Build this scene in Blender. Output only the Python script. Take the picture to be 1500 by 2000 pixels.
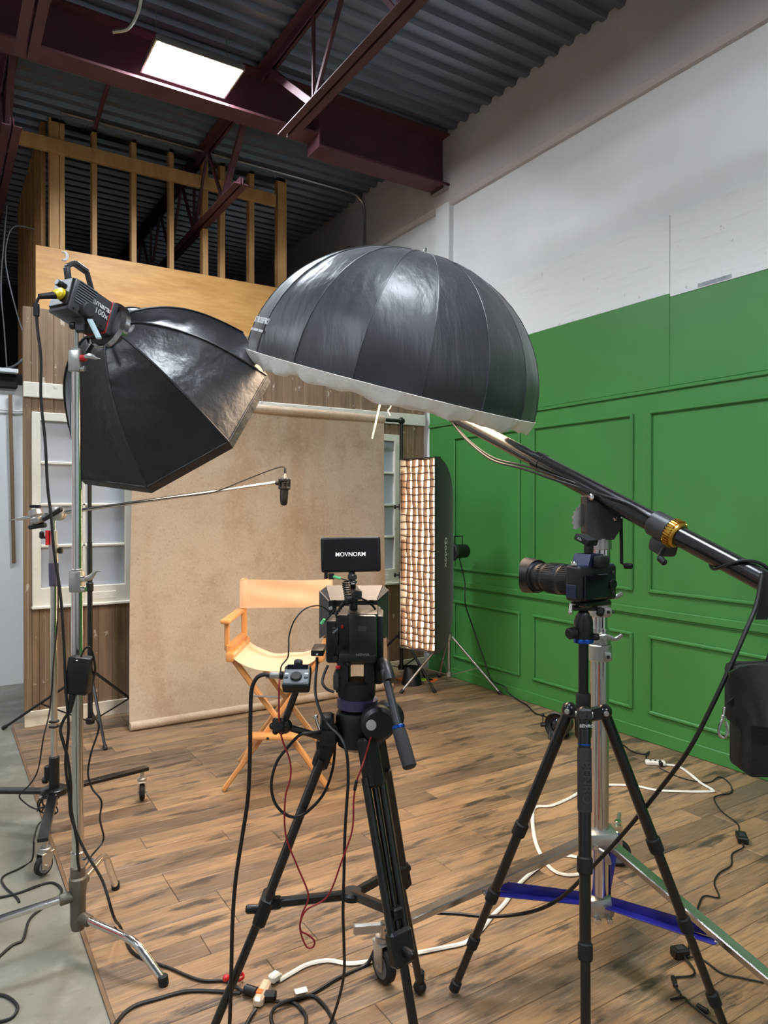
import bpy, bmesh, math, random
from mathutils import Vector, Matrix
random.seed(11)
for o in list(bpy.data.objects): bpy.data.objects.remove(o)
scene = bpy.context.scene
COL = scene.collection

# ------------------------------------------------------------------ camera
EYE = Vector((0, 0, 1.55)); YAW = math.radians(32.2); PITCH = math.radians(0.41); FPX = 1387.0
cam = bpy.data.cameras.new('camera'); camo = bpy.data.objects.new('camera', cam); COL.objects.link(camo)
cam.sensor_fit = 'HORIZONTAL'; cam.sensor_width = 36; cam.lens = 36 * FPX / 1500; cam.clip_start = .02
camo.location = EYE; camo.rotation_euler = (math.pi/2 - PITCH, 0, -YAW)
scene.camera = camo
# ------------------------------------------------------------------ world, exposure
w = bpy.data.worlds.new('world'); scene.world = w; w.use_nodes = True
w.node_tree.nodes['Background'].inputs[0].default_value = (.8, .88, 1, 1)
w.node_tree.nodes['Background'].inputs[1].default_value = .02
scene.view_settings.view_transform = 'Standard'; scene.view_settings.look = 'None'
scene.view_settings.gamma = 1; scene.view_settings.use_curve_mapping = False
scene.view_settings.exposure = 0.1
LED_E = 150; UMB_E = 22.0; OCTA_E = 3.0; STRIP_E = 18.0

# ------------------------------------------------------------------ frame helpers (real-world positions)
R = Vector((math.cos(YAW), -math.sin(YAW), 0)); F = Vector((math.sin(YAW), math.cos(YAW), 0)); Z = Vector((0, 0, 1))
FP = F*math.cos(PITCH) - Z*math.sin(PITCH); UP = F*math.sin(PITCH) + Z*math.cos(PITCH)
def ray(x, y): return R*((x-750)/FPX) + UP*((1000-y)/FPX) + FP
def at(x, y, d): return EYE + ray(x, y)*d
def fl(x, y, z=0.0):
    r = ray(x, y); return EYE + r*((z-EYE.z)/r.z)
def flw(x, y, z=0.0):              # floor point, kept in front of the panelled wall
    p = fl(x, y, z)
    if p.x > 3.935: p = onX(x, y, 3.935); p.z = max(p.z, z)
    return p
def onX(x, y, X): r = ray(x, y); return EYE + r*(X/r.x)
def onY(x, y, Y): r = ray(x, y); return EYE + r*(Y/r.y)
def P(lat, dep, z): return R*lat + F*dep + Z*z
def V(*a): return Vector(a)

def lin(c):
    r = []
    for v in c[:3]:
        v = v/255
        r.append(v/12.92 if v <= .04045 else ((v+.055)/1.055)**2.4)
    return (*r, 1)

# ------------------------------------------------------------------ materials
MATS = {}
def mat(name, col, rough=.5, metal=0, var=.12, vscale=8, bump=0, bscale=60, spec=.5, coat=0, stretch=(1,1,1), objcol=False, emit=None, es=0, sheen=0, rvar=0):
    if name in MATS: return MATS[name]
    m = bpy.data.materials.new(name); m.use_nodes = True; nt = m.node_tree; N = nt.nodes; L = nt.links
    b = N['Principled BSDF']
    tc = N.new('ShaderNodeTexCoord'); mp = N.new('ShaderNodeMapping'); mp.inputs['Scale'].default_value = stretch
    L.new(tc.outputs['Object'], mp.inputs['Vector'])
    no = N.new('ShaderNodeTexNoise'); no.inputs['Scale'].default_value = vscale; no.inputs['Detail'].default_value = 5
    L.new(mp.outputs[0], no.inputs['Vector'])
    rp = N.new('ShaderNodeValToRGB'); rp.color_ramp.elements[0].position = .3; rp.color_ramp.elements[1].position = .7
    c = lin(col)
    rp.color_ramp.elements[0].color = tuple(v*(1-var) for v in c[:3])+(1,)
    rp.color_ramp.elements[1].color = tuple(min(1, v*(1+var)) for v in c[:3])+(1,)
    L.new(no.outputs[0], rp.inputs[0])
    out = rp.outputs[0]
    if objcol:
        oi = N.new('ShaderNodeObjectInfo'); mx = N.new('ShaderNodeMix'); mx.data_type = 'RGBA'; mx.blend_type = 'MULTIPLY'
        mx.inputs[0].default_value = 1
        L.new(out, mx.inputs[6]); L.new(oi.outputs['Color'], mx.inputs[7]); out = mx.outputs[2]
    L.new(out, b.inputs['Base Color'])
    b.inputs['Roughness'].default_value = rough; b.inputs['Metallic'].default_value = metal
    b.inputs['Specular IOR Level'].default_value = spec; b.inputs['Coat Weight'].default_value = coat
    b.inputs['Coat Roughness'].default_value = .15
    if sheen: b.inputs['Sheen Weight'].default_value = sheen
    if emit:
        b.inputs['Emission Color'].default_value = lin(emit); b.inputs['Emission Strength'].default_value = es
    if rvar:
        ma = N.new('ShaderNodeMapRange'); ma.inputs[3].default_value = max(.02, rough-rvar); ma.inputs[4].default_value = min(1, rough+rvar)
        L.new(no.outputs[0], ma.inputs[0]); L.new(ma.outputs[0], b.inputs['Roughness'])
    if bump:
        n2 = N.new('ShaderNodeTexNoise'); n2.inputs['Scale'].default_value = bscale; n2.inputs['Detail'].default_value = 4
        L.new(mp.outputs[0], n2.inputs['Vector'])
        bp = N.new('ShaderNodeBump'); bp.inputs['Strength'].default_value = bump; bp.inputs['Distance'].default_value = .01
        L.new(n2.outputs[0], bp.inputs['Height']); L.new(bp.outputs[0], b.inputs['Normal'])
    MATS[name] = m; m['b'] = 1
    return m

def blend_mat(name, cols, scales, rough=.6, bump=.1, bscale=80, stretch=(1,1,1), objcol=False, rnd=False, spec=.5, coords='Object'):
    """cols: base + list of (colour, noise scale, lo, hi, stretch) layers mixed over it"""
    m = bpy.data.materials.new(name); m.use_nodes = True; nt = m.node_tree; N = nt.nodes; L = nt.links
    b = N['Principled BSDF']; tc = N.new('ShaderNodeTexCoord'); src = tc.outputs[coords]
    oi = N.new('ShaderNodeObjectInfo')
    if rnd:
        mu = N.new('ShaderNodeVectorMath'); mu.operation = 'SCALE'; mu.inputs[0].default_value = (37, 91, 13)
        L.new(oi.outputs['Random'], mu.inputs['Scale'])
        ad = N.new('ShaderNodeVectorMath'); ad.operation = 'ADD'; L.new(src, ad.inputs[0]); L.new(mu.outputs[0], ad.inputs[1]); src = ad.outputs[0]
    rgb = N.new('ShaderNodeRGB'); rgb.outputs[0].default_value = lin(cols); cur = rgb.outputs[0]
    if objcol:
        mx = N.new('ShaderNodeMix'); mx.data_type = 'RGBA'; mx.blend_type = 'MULTIPLY'; mx.inputs[0].default_value = 1
        L.new(cur, mx.inputs[6]); L.new(oi.outputs['Color'], mx.inputs[7]); cur = mx.outputs[2]
    first = None
    for (c, s, lo, hi, st, amt) in scales:
        mp = N.new('ShaderNodeMapping'); mp.inputs['Scale'].default_value = st; L.new(src, mp.inputs['Vector'])
        no = N.new('ShaderNodeTexNoise'); no.inputs['Scale'].default_value = s; no.inputs['Detail'].default_value = 6; no.inputs['Roughness'].default_value = .6
        L.new(mp.outputs[0], no.inputs['Vector'])
        if first is None: first = no
        mr = N.new('ShaderNodeMapRange'); mr.inputs[1].default_value = lo; mr.inputs[2].default_value = hi; mr.inputs[4].default_value = amt
        L.new(no.outputs[0], mr.inputs[0])
        mx = N.new('ShaderNodeMix'); mx.data_type = 'RGBA'; L.new(mr.outputs[0], mx.inputs[0]); L.new(cur, mx.inputs[6]); mx.inputs[7].default_value = lin(c); cur = mx.outputs[2]
    L.new(cur, b.inputs['Base Color']); b.inputs['Roughness'].default_value = rough; b.inputs['Specular IOR Level'].default_value = spec
    if bump:
        mp = N.new('ShaderNodeMapping'); mp.inputs['Scale'].default_value = stretch; L.new(src, mp.inputs['Vector'])
        n2 = N.new('ShaderNodeTexNoise'); n2.inputs['Scale'].default_value = bscale; n2.inputs['Detail'].default_value = 3; L.new(mp.outputs[0], n2.inputs['Vector'])
        bp = N.new('ShaderNodeBump'); bp.inputs['Strength'].default_value = bump; bp.inputs['Distance'].default_value = .01
        L.new(n2.outputs[0], bp.inputs['Height']); L.new(bp.outputs[0], b.inputs['Normal'])
    MATS[name] = m
    return m

BLK = mat('black_plastic', (15,15,17), .42, var=.25)
BLKM = mat('black_metal', (14,14,16), .3, metal=.0, var=.2, coat=.3)
BLKR = mat('black_rubber', (15,15,16), .65, var=.3, bump=.1)
BLKC = mat('black_cable', (15,15,16), .5, var=.2)
DGREY = mat('dark_grey_metal', (62,63,66), .42, metal=.3, var=.15)
GREY = mat('grey_plastic', (110,113,118), .45, var=.1)
CHROME = mat('chrome', (215,212,208), .16, metal=1, var=.06, rvar=.05)
STEEL = mat('brushed_steel', (178,176,172), .3, metal=1, var=.1, rvar=.08, bump=.04)
ALU = mat('cast_aluminium', (188,186,182), .36, metal=.9, var=.12, bump=.15, bscale=40)
IRON = mat('cast_iron', (120,114,104), .48, metal=.8, var=.25, bump=.25, bscale=50)
BRASS = mat('brass', (205,160,70), .3, metal=1, var=.15)
RED = mat('red_paint', (196,32,38), .4); BLUE = mat('blue_paint', (34,32,128), .35, coat=.3); BLUEA = mat('blue_anodised', (30,80,170), .25, metal=.7)
YEL = mat('yellow_plastic', (228,200,40), .4); GRNT = mat('green_tape', (120,225,150), .5); WHT = mat('white_cable', (222,220,210), .5)
CLEAR = mat('clear_amber_plastic', (216,190,160), .2, coat=.5); REDC = mat('red_cable', (140,24,32), .45)
LENSG = mat('lens_glass', (14,16,26), .05, coat=1); SCREEN = mat('dark_screen', (20,21,28), .12, var=.1)
NAVY = mat('navy_metal', (52,58,84), .32, metal=.4); PURP = mat('purple_ring', (74,62,92), .4, metal=.4)
VELV = mat('violet_sleeve', (72,68,92), .6); GEL_O = mat('orange_gel', (235,110,40), .4); GEL_G = mat('green_gel', (170,205,50), .4)
LETTER = mat('white_lettering', (225,225,225), .5); LETD = mat('dark_lettering', (48,48,52), .5)
SCRL = mat('screen_lettering', (240,240,240), .5, emit=(245,245,245), es=.7)
TWOOD = mat('chair_beech', (212,152,92), .42, var=.14, vscale=14, stretch=(1,1,.15), bump=.03, coat=.15)
CANVAS = mat('cream_canvas', (222,192,162), .85, var=.05, vscale=10, bump=.25, bscale=500, spec=.2)

# ------------------------------------------------------------------ object helpers
def woff(p):
    v = Vector((0,0,0))
    while p: v = v + p.location; p = p.parent
    return v
def tag(o, label=None, cat=None, group=None, kind=None):
    if label: o['label'] = label
    if cat: o['category'] = cat
    if group: o['group'] = group
    if kind: o['kind'] = kind
    return o
def thing(name, label, cat, loc, group=None, kind=None):
    o = bpy.data.objects.new(name, None); COL.objects.link(o); o.location = loc; o.empty_display_size = .05
    return tag(o, label, cat, group, kind)
def link(name, me, parent, loc=(0,0,0)):
    o = bpy.data.objects.new(name, me); COL.objects.link(o); o.location = loc
    if parent: o.parent = parent
    return o
def spline(pts, k=6, closed=False):
    pts = [Vector(p) for p in pts]; n = len(pts); out = []
    rng = range(n if closed else n-1)
    for i in rng:
        p0 = pts[(i-1) % n] if (i or closed) else pts[0]*2-pts[1]
        p1 = pts[i]; p2 = pts[(i+1) % n]
        p3 = pts[(i+2) % n] if (closed or i+2 < n) else p2*2-p1
        for j in range(k):
            t = j/k
            out.append(.5*((2*p1)+(p2-p0)*t+(2*p0-5*p1+4*p2-p3)*t*t+(3*p1-p0-3*p2+p3)*t**3))
    if not closed: out.append(pts[-1])
    return out
def basis(axis, hint=None):
    a = Vector(axis).normalized(); h = Vector(hint) if hint is not None else (Z if abs(a.z) < .95 else Vector((1,0,0)))
    x = h.cross(a)
    if x.length < 1e-6: x = Vector((1,0,0)).cross(a)
    x.normalize(); y = a.cross(x).normalized()
    return x, y, a
def frame(o, x, y, z):
    M = Matrix.Identity(4)
    for i in range(3): M[i][0] = x[i]; M[i][1] = y[i]; M[i][2] = z[i]; M[i][3] = o[i]
    return M
CF = lambda o: frame(o, R, F, Z)     # frame aligned with the viewing direction on plan

class MB:
    def __init__(s, M=None): s.v = []; s.f = []; s.M = M
    def add(s, vs, fs):
        b = len(s.v)
        s.v += [(s.M @ Vector(v)) if s.M else Vector(v) for v in vs]; s.f += [tuple(i+b for i in f) for f in fs]; return s
    def box(s, c, size, m=None, bev=0, seg=1):
        bm = bmesh.new(); bmesh.ops.create_cube(bm, size=1)
        for v in bm.verts: v.co = Vector((v.co.x*size[0], v.co.y*size[1], v.co.z*size[2]))
        if bev: bmesh.ops.bevel(bm, geom=list(bm.edges), offset=bev, segments=seg, affect='EDGES', profile=.5)
        c = Vector(c); bm.verts.index_update()
        vs = [((m @ v.co) if m else v.co) + c for v in bm.verts]; fs = [[v.index for v in f.verts] for f in bm.faces]
        bm.free(); return s.add(vs, fs)
    def bar(s, p0, p1, wd, ht, hint=None, bev=0):
        p0 = Vector(p0); p1 = Vector(p1); x, y, a = basis(p1-p0, hint)
        return s.box((p0+p1)/2, (wd, ht, (p1-p0).length), frame((0,0,0), x, y, a).to_3x3(), bev)
    def lathe(s, prof, p, axis, n=20, hint=None, cap=True):
        x, y, a = basis(axis, hint); p = Vector(p); vs = []; fs = []
        for r, h in prof:
            for i in range(n):
                t = 2*math.pi*i/n; vs.append(p + a*h + (x*math.cos(t)+y*math.sin(t))*r)
        for k in range(len(prof)-1):
            for i in range(n):
                j = (i+1) % n; fs.append((k*n+i, k*n+j, (k+1)*n+j, (k+1)*n+i))
        if cap:
            fs.append(tuple(range(n-1, -1, -1))); fs.append(tuple((len(prof)-1)*n+i for i in range(n)))
        return s.add(vs, fs)
    def cyl(s, p0, p1, r0, r1=None, n=14):
        p0 = Vector(p0); p1 = Vector(p1); r1 = r0 if r1 is None else r1
        return s.lathe([(r0, 0), (r1, (p1-p0).length)], p0, p1-p0, n)
    def rcyl(s, p0, p1, r, n=16, e=.004):
        p0 = Vector(p0); p1 = Vector(p1); h = (p1-p0).length
        return s.lathe([(r-e, 0), (r, e), (r, h-e), (r-e, h)], p0, p1-p0, n)
    def sph(s, c, r, n=12, sc=(1,1,1)):
        prof = [(max(1e-4, r*math.sin(math.pi*i/n)), -r*math.cos(math.pi*i/n)*sc[2]) for i in range(n+1)]
        return s.lathe(prof, c, Z, n+4)
    def tube(s, pts, r, n=7, cap=True, flat=None):
        pts = [Vector(p) for p in pts]; m = len(pts); vs = []; fs = []; x = None
        for i, p in enumerate(pts):
            t = (pts[min(i+1, m-1)]-pts[max(i-1, 0)])
            if t.length < 1e-9: t = Vector((0,0,1))
            t.normalize()
            if x is None: x, y, _ = basis(t)
            else:
                x = (x - t*x.dot(t))
                if x.length < 1e-6: x, y, _ = basis(t)
                x.normalize(); y = t.cross(x)
            rr = r(i/(m-1)) if callable(r) else r
            for k in range(n):
                a = 2*math.pi*k/n; vs.append(p + (x*math.cos(a)*(flat or 1) + y*math.sin(a))*rr)
        for i in range(m-1):
            for k in range(n):
                j = (k+1) % n; fs.append((i*n+k, i*n+j, (i+1)*n+j, (i+1)*n+k))
        if cap: fs.append(tuple(range(n-1, -1, -1))); fs.append(tuple((m-1)*n+k for k in range(n)))
        return s.add(vs, fs)
    def prism(s, poly, M, t):
        n = len(poly); vs = [M @ Vector((a, b, -t/2)) for a, b in poly] + [M @ Vector((a, b, t/2)) for a, b in poly]
        fs = [tuple(range(n-1, -1, -1)), tuple(range(n, 2*n))] + [(i, (i+1) % n, n+(i+1) % n, n+i) for i in range(n)]
        return s.add(vs, fs)
    def grid(s, fn, nu, nv, thick=0, nrm=None):
        """surface fn(u,v); with thick a second sheet is offset along the normal and the border closed"""
        pts = [[Vector(fn(i/nu, j/nv)) for j in range(nv+1)] for i in range(nu+1)]
        idx = lambda i, j: i*(nv+1)+j
        vs = [p for row in pts for p in row]; fs = [(idx(i,j), idx(i+1,j), idx(i+1,j+1), idx(i,j+1)) for i in range(nu) for j in range(nv)]
        if thick:
            n0 = len(vs); off = []
            for i in range(nu+1):
                for j in range(nv+1):
                    a = pts[min(i+1,nu)][j]-pts[max(i-1,0)][j]; b = pts[i][min(j+1,nv)]-pts[i][max(j-1,0)]
                    c = a.cross(b)
                    if c.length < 1e-10: c = Vector(nrm) if nrm else Z
                    off.append(pts[i][j]-c.normalized()*thick)
            vs += off
            fs += [(n0+idx(i,j), n0+idx(i,j+1), n0+idx(i+1,j+1), n0+idx(i+1,j)) for i in range(nu) for j in range(nv)]
            bd = [idx(i,0) for i in range(nu+1)] + [idx(nu,j) for j in range(1,nv+1)] + [idx(i,nv) for i in range(nu-1,-1,-1)] + [idx(0,j) for j in range(nv-1,0,-1)]
            for k in range(len(bd)):
                a, b = bd[k], bd[(k+1) % len(bd)]; fs.append((b, a, n0+a, n0+b))
        return s.add(vs, fs)
    def mesh(s, name, m, off=Vector((0,0,0)), ang=32):
        me = bpy.data.meshes.new(name); me.from_pydata([v-off for v in s.v], [], s.f); me.validate()
        bm = bmesh.new(); bm.from_mesh(me); bmesh.ops.recalc_face_normals(bm, faces=bm.faces); bm.to_mesh(me); bm.free()
        me.shade_smooth(); me.set_sharp_from_angle(angle=math.radians(ang)); me.materials.append(m); return me
    def build(s, name, m, parent=None, ang=32, label=None):
        o = link(name, s.mesh(name, m, woff(parent), ang), parent)
        if label: o['label'] = label
        return o
    def solo(s, name, m, label, cat, group=None, kind=None, ang=32):
        c = Vector((sum(v.x for v in s.v)/len(s.v), sum(v.y for v in s.v)/len(s.v), min(v.z for v in s.v)))
        o = link(name, s.mesh(name, m, c, ang), None, c); return tag(o, label, cat, group, kind)
    # pixel-measured box: front face seen at pixels (x0,y0)-(x1,y1) at depth d0, running back to depth d1
    def pbox(s, x0, y0, x1, y1, d0, d1, bev=0, seg=2):
        a = at(x0, y1, d0); b = at(x1, y0, d0); wd = (b-a).dot(R); ht = b.z-a.z
        c = (a+b)/2 + F*((d1-d0)/2)
        return s.box(c, (wd, abs(d1-d0), ht), frame((0,0,0), R, F, Z).to_3x3(), bev, seg)
def text(name, body, size, M, m, parent, depth=.0004, spacing=1.0, bold=0.0):
    cu = bpy.data.curves.new(name, 'FONT'); cu.body = body; cu.size = size; cu.extrude = depth; cu.align_x = 'CENTER'; cu.align_y = 'CENTER'; cu.space_character = spacing
    cu.offset = bold; cu.resolution_u = 3
    t = bpy.data.objects.new('tmp', cu); COL.objects.link(t)
    me = bpy.data.meshes.new_from_object(t); bpy.data.objects.remove(t); bpy.data.curves.remove(cu)
    off = woff(parent); me.transform(Matrix.Translation(-off) @ M); me.materials.clear(); me.materials.append(m); me.name = name
    return link(name, me, parent)
def cable(name, pts, r, m, label, cat='cable', k=6, group=None):
    return MB().tube(spline(pts, k), r).solo(name, m, label, cat, group)

# ================================================================== ROOM SHELL
XW = 3.975                      # face of the panelled wall
CEIL = 4.93
M_CONC = blend_mat('concrete_floor', (122,120,108), [((94,92,82), 1.6, .4, .65, (1,1,1), .8), ((152,150,140), 5, .5, .7, (1,1,1), .6), ((84,82,76), 30, .62, .75, (1,1,1), .5)], rough=.55, bump=.05, bscale=120)
M_PAINT = mat('white_painted_wall', (222,224,224), .6, var=.03, vscale=3, bump=.06, bscale=30)
M_BAND = mat('grey_shaded_block', (186,178,174), .7, var=.04, vscale=3, bump=.1, bscale=90)  # own grey plus the shade above the hanging lamps, put into the colour
M_GREEN = mat('green_paint', (62,128,60), .42, var=.05, vscale=2.5, bump=.05, bscale=220)
M_DECK = mat('galvanised_deck', (120,125,138), .38, metal=.6, var=.16, vscale=2, stretch=(.3,4,1), rvar=.1)
M_OXIDE = mat('red_oxide_steel', (84,46,52), .68, var=.2, vscale=5, bump=.05)
M_DARKW = mat('dark_painted_wall', (40,42,48), .8, var=.1)
def slab(name, x0, x1, y0, y1, z0, z1, m, bev=0, parent=None, structure=True):
    o = MB().box(((x0+x1)/2, (y0+y1)/2, (z0+z1)/2), (x1-x0, y1-y0, z1-z0), None, bev).build(name, m, parent)
    if structure and not parent: o['kind'] = 'structure'
    return o
slab('floor', -5, 4.2, -5, 12.2, -.2, -.008, M_CONC)['label'] = 'bare grey concrete floor beside the wood planks'
slab('wall_left', -5.2, -5, -5, 12.2, -.2, 5.1, M_PAINT)
slab('wall_front', -5, 4.2, -5.2, -5, -.2, 5.1, M_PAINT)
slab('wall_back', -5, 4.2, 12.2, 12.4, -.2, 5.1, M_DARKW)
MB().box((-4.97, 3.6, 1.6), (.04, 1.3, 3.0), None, .01).solo('red_reflection_prop', RED, 'tall red banner standing against the far left wall, added unseen for its red reflection in the chrome stands', 'prop')  # unseen red sheet, added so the chrome stands pick up red
wr = slab('wall_right', 4.0, 4.2, -5, 12.2, -.008, 5.1, M_PAINT); wr['label'] = 'tall white painted wall above the green panelling'
# overhanging grey band and pilaster on the wall
b = MB(); b.prism([(3.94, 4.335), (3.965, 4.30), (4.05, 4.30), (4.05, 5.0), (3.94, 5.0)], Matrix(((1,0,0,0),(0,0,1,3.6),(0,1,0,0),(0,0,0,1))), 17.2)
b.build('upper_band', M_BAND, wr)
yp0, yp1 = onX(877, 470, 3.95).y, onX(851, 470, 3.95).y
MB().box((3.975, (yp0+yp1)/2, 3.5), (.06, yp1-yp0, 1.75), None, .006).build('pilaster', M_PAINT, wr)
# corrugated roof deck
prof = []; y = -5.0
while y < 12.2:
    prof += [(y, CEIL), (y+.045, CEIL), (y+.062, CEIL+.038), (y+.135, CEIL+.038)]; y += .152
vs = []; fs = []
for (yy, zz) in prof: vs += [(-5, yy, zz), (4.1, yy, zz)]
for i in range(len(prof)-1): fs.append((2*i, 2*i+1, 2*i+3, 2*i+2))
o = MB().add(vs, fs).build('ceiling', M_DECK, ang=10); o['kind'] = 'structure'; o['label'] = 'corrugated galvanised steel roof deck'

# steel girder (two depths) and open-web joists
def ibeam(x0, x1, y, z0, z1, fw, parent, nm):
    b = MB(); b.box(((x0+x1)/2, y, z0+.009), (x1-x0, fw, .018)); b.box(((x0+x1)/2, y, z1-.009), (x1-x0, fw, .018)); b.box(((x0+x1)/2, y, (z0+z1)/2), (x1-x0, .012, z1-z0-.036))
    return b.build(nm, M_OXIDE, parent)
GY = 5.25
g = thing('roof_girder', 'dark red steel I-beam girder meeting the white wall under the roof deck', 'beam', (3.0, GY, 4.47))
xs = onY(612, 280, GY).x
ibeam(xs, 3.95, GY, 4.46, CEIL-.002, .22, g, 'deep_beam'); ibeam(-5, xs+.02, GY, 4.56, CEIL-.004, .19, g, 'shallow_beam')
MB().box((xs+.006, GY, 4.69), (.014, .21, .44)).build('end_plate', M_OXIDE, g)
MB().box((3.93, GY, 4.445), (.1, .2, .03)).build('bearing_plate', STEEL, g)
def joist(x, y0, y1, label, n):
    t = thing('roof_joist', label, 'joist', (x, (y0+y1)/2, 4.24), 'open-web roof joists')
    top = MB()
    for s in (-1, 1): top.box((x+s*.04, (y0+y1)/2, CEIL-.008), (.06, y1-y0, .008)); top.box((x+s*.013, (y0+y1)/2, CEIL-.04), (.007, y1-y0, .065))
    top.build('top_chord', M_OXIDE, t)
    bot = MB(); ya, yb = y0+.35, y1-.42
    for s in (-1, 1):
        bot.box((x+s*.036, (ya+yb)/2, 4.245), (.055, yb-ya, .007)); bot.box((x+s*.011, (ya+yb)/2, 4.272), (.007, yb-ya, .055))
    bot.build('bottom_chord', M_OXIDE, t)
    wa, wb2 = ya+.45, yb-.45; step = (wb2-wa)/n
    for i in range(n):
        MB().bar((x, wa+i*step, 4.26), (x, wa+(i+.5)*step, CEIL-.04), .022, .03).build('web_bar', M_OXIDE, t)
        MB().bar((x, wa+(i+.5)*step, CEIL-.04), (x, wa+(i+1)*step, 4.26), .022, .03).build('web_bar', M_OXIDE, t)
        MB().bar((x, wa+(i+1)*step, 4.26), (x, wa+(i+1)*step, CEIL-.04), .018, .022).build('web_post', M_OXIDE, t)
    MB().bar((x, wb2, 4.27), (x, y1-.12, CEIL-.05), .045, .05).build('end_web', M_OXIDE, t)
    MB().bar((x, wa, 4.27), (x, y0+.12, CEIL-.05), .045, .05).build('end_web', M_OXIDE, t)
joist(2.16, -4.8, GY-.06, 'dark red open-web roof joist running overhead right of the ceiling light', 8)
joist(.46, -4.8, GY-.06, 'dark red open-web roof joist at the top left corner of the photo', 8)
joist(2.16, GY+.06, 12, 'dark red open-web roof joist behind the stud wall, beyond the girder', 6)
joist(.46, GY+.06, 12, 'dark red open-web roof joist over the dark loft at far left', 6)

# ceiling light: hanging LED panel (and its twins further back over the studio)
M_LED = mat('led_diffuser', (255,255,255), .5, var=0, emit=(236,245,255), es=LED_E)
def led(c, label):
    t = thing('ceiling_light', label, 'ceiling light', c, 'hanging LED panels')
    x, y, z = c
    MB().box((x, y, z+.03), (.60, .40, .045), None, .004).build('housing', STEEL, t)
    b = MB()
    for sx in (-1, 1): b.box((x+sx*.303, y, z+.012), (.012, .42, .035))
    for sy in (-1, 1): b.box((x, y+sy*.203, z+.012), (.6, .012, .035))
    b.build('frame', ALU, t)
    MB().box((x, y, z), (.585, .385, .012)).build('diffuser', M_LED, t)
    for sx in (-1, 1):
        MB().cyl((x+sx*.25, y, z+.05), (x+sx*.25, y, CEIL+.02), .003, n=6).build('hanger_wire', STEEL, t)
    return t
pl = fl(376, 138, 4.62)
led(pl, 'bright white rectangular LED panel hanging from the roof deck')
for q, where in (((1.4, 1.4), 'above the photographer'), ((1.4, -2.4), 'behind the photographer'), ((-2.2, 4.9), 'far left over the concrete floor'), ((-2.2, .8), 'over the open floor left of the photographer')):
    led(V(q[0], q[1], 4.62), 'white LED panel hanging ' + where)
# conduits under the deck and on the wall
def pipe(pts, r, label, m=STEEL, nm='conduit'): return cable(nm, pts, r, m, label, 'conduit', 5)
cw = onX(713, 400, 3.93)
pipe([(.9, cw.y-.05, CEIL-.03), (2.2, cw.y-.04, CEIL-.03), (3.6, cw.y-.02, CEIL-.03), (3.85, cw.y, CEIL-.06), (3.92, cw.y, CEIL-.2), (3.925, cw.y, 4.3), (3.925, cw.y, 3.0)], .014, 'steel conduit running along the deck and down the wall above the black umbrella')
pipe([at(278,-30,4.3), at(270,20,4.45), at(250,55,4.5), at(220,62,4.5)], .012, 'short grey conduit with a bend beside the ceiling light')
pipe([at(214,155,5.4), at(200,200,5.75), at(186,250,6.2)], .018, 'straight conduit strut hanging under the deck behind the girder', M_OXIDE)

# ================================================================== PLANK FLOOR
M_PLANK = blend_mat('wood_look_plank', (158,128,96),
    [((126,100,76), 1.3, .42, .62, (1,5,1), .8), ((104,90,78), 2.6, .48, .62, (1,6,1), .75), ((70,60,53), 6, .52, .66, (.8,12,1), .55), ((50,44,40), 2.8, .55, .64, (1.1,4,1), .85), ((184,154,120), 10, .54, .70, (.6,12,1), .5), ((84,68,54), 40, .5, .7, (.25,9,1), .45)],
    rough=.42, bump=.06, bscale=50, stretch=(1,10,1), objcol=True, rnd=True)
pf = thing('plank_floor', 'brown rustic wood-look plank floor covering the studio set', 'floor', (2.2, 3, -.008), kind='structure')
def plank_mesh(L, W):
    b = MB(); c = .0016; h = .008
    x, y = L/2-.0008, W/2-.0008
    v = [(-x,-y,0),(x,-y,0),(x,y,0),(-x,y,0),(-x,-y,h-c),(x,-y,h-c),(x,y,h-c),(-x,y,h-c),(-x+c,-y+c,h),(x-c,-y+c,h),(x-c,y-c,h),(-x+c,y-c,h)]
    f = [(3,2,1,0),(8,9,10,11)] + [(i,(i+1)%4,4+(i+1)%4,4+i) for i in range(4)] + [(4+i,4+(i+1)%4,8+(i+1)%4,8+i) for i in range(4)]
    return b.add(v, f).mesh('plank', M_PLANK)
PM = {}
W = .128; X0, X1 = .45, 3.97; yrow = -.55
rp = random.Random(4)
while yrow < 5.6:
    x = X0; first = True
    while x < X1-.02:
        L = rp.choice((.9, 1.05, 1.22)) if not first else rp.choice((.35, .5, .7, .9, 1.1)); first = False
        if x+L > X1-.25: L = X1-x
        key = round(L, 2)
        L = min(key, X1-x) if key <= X1-x else X1-x
        if round(L,4) not in PM: PM[round(L,4)] = plank_mesh(L, W)
        o = link('plank', PM[round(L,4)], pf, V(x+L/2, yrow+W/2, -.008)-pf.location)
        t = rp.random(); 
        base = (1.06,1.0,.92) if t < .40 else ((.84,.80,.75) if t < .62 else ((.48,.48,.50) if t < .82 else (1.18,1.13,1.05)))
        j = rp.uniform(.9, 1.06); o.color = (base[0]*j, base[1]*j, base[2]*j, 1)
        x += L
    yrow += W
MB().box((X0-.006, 2.5, -.004), (.012, 6.2, .006)).build('edge_strip', mat('floor_edge', (110,84,58), .5), pf)

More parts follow.
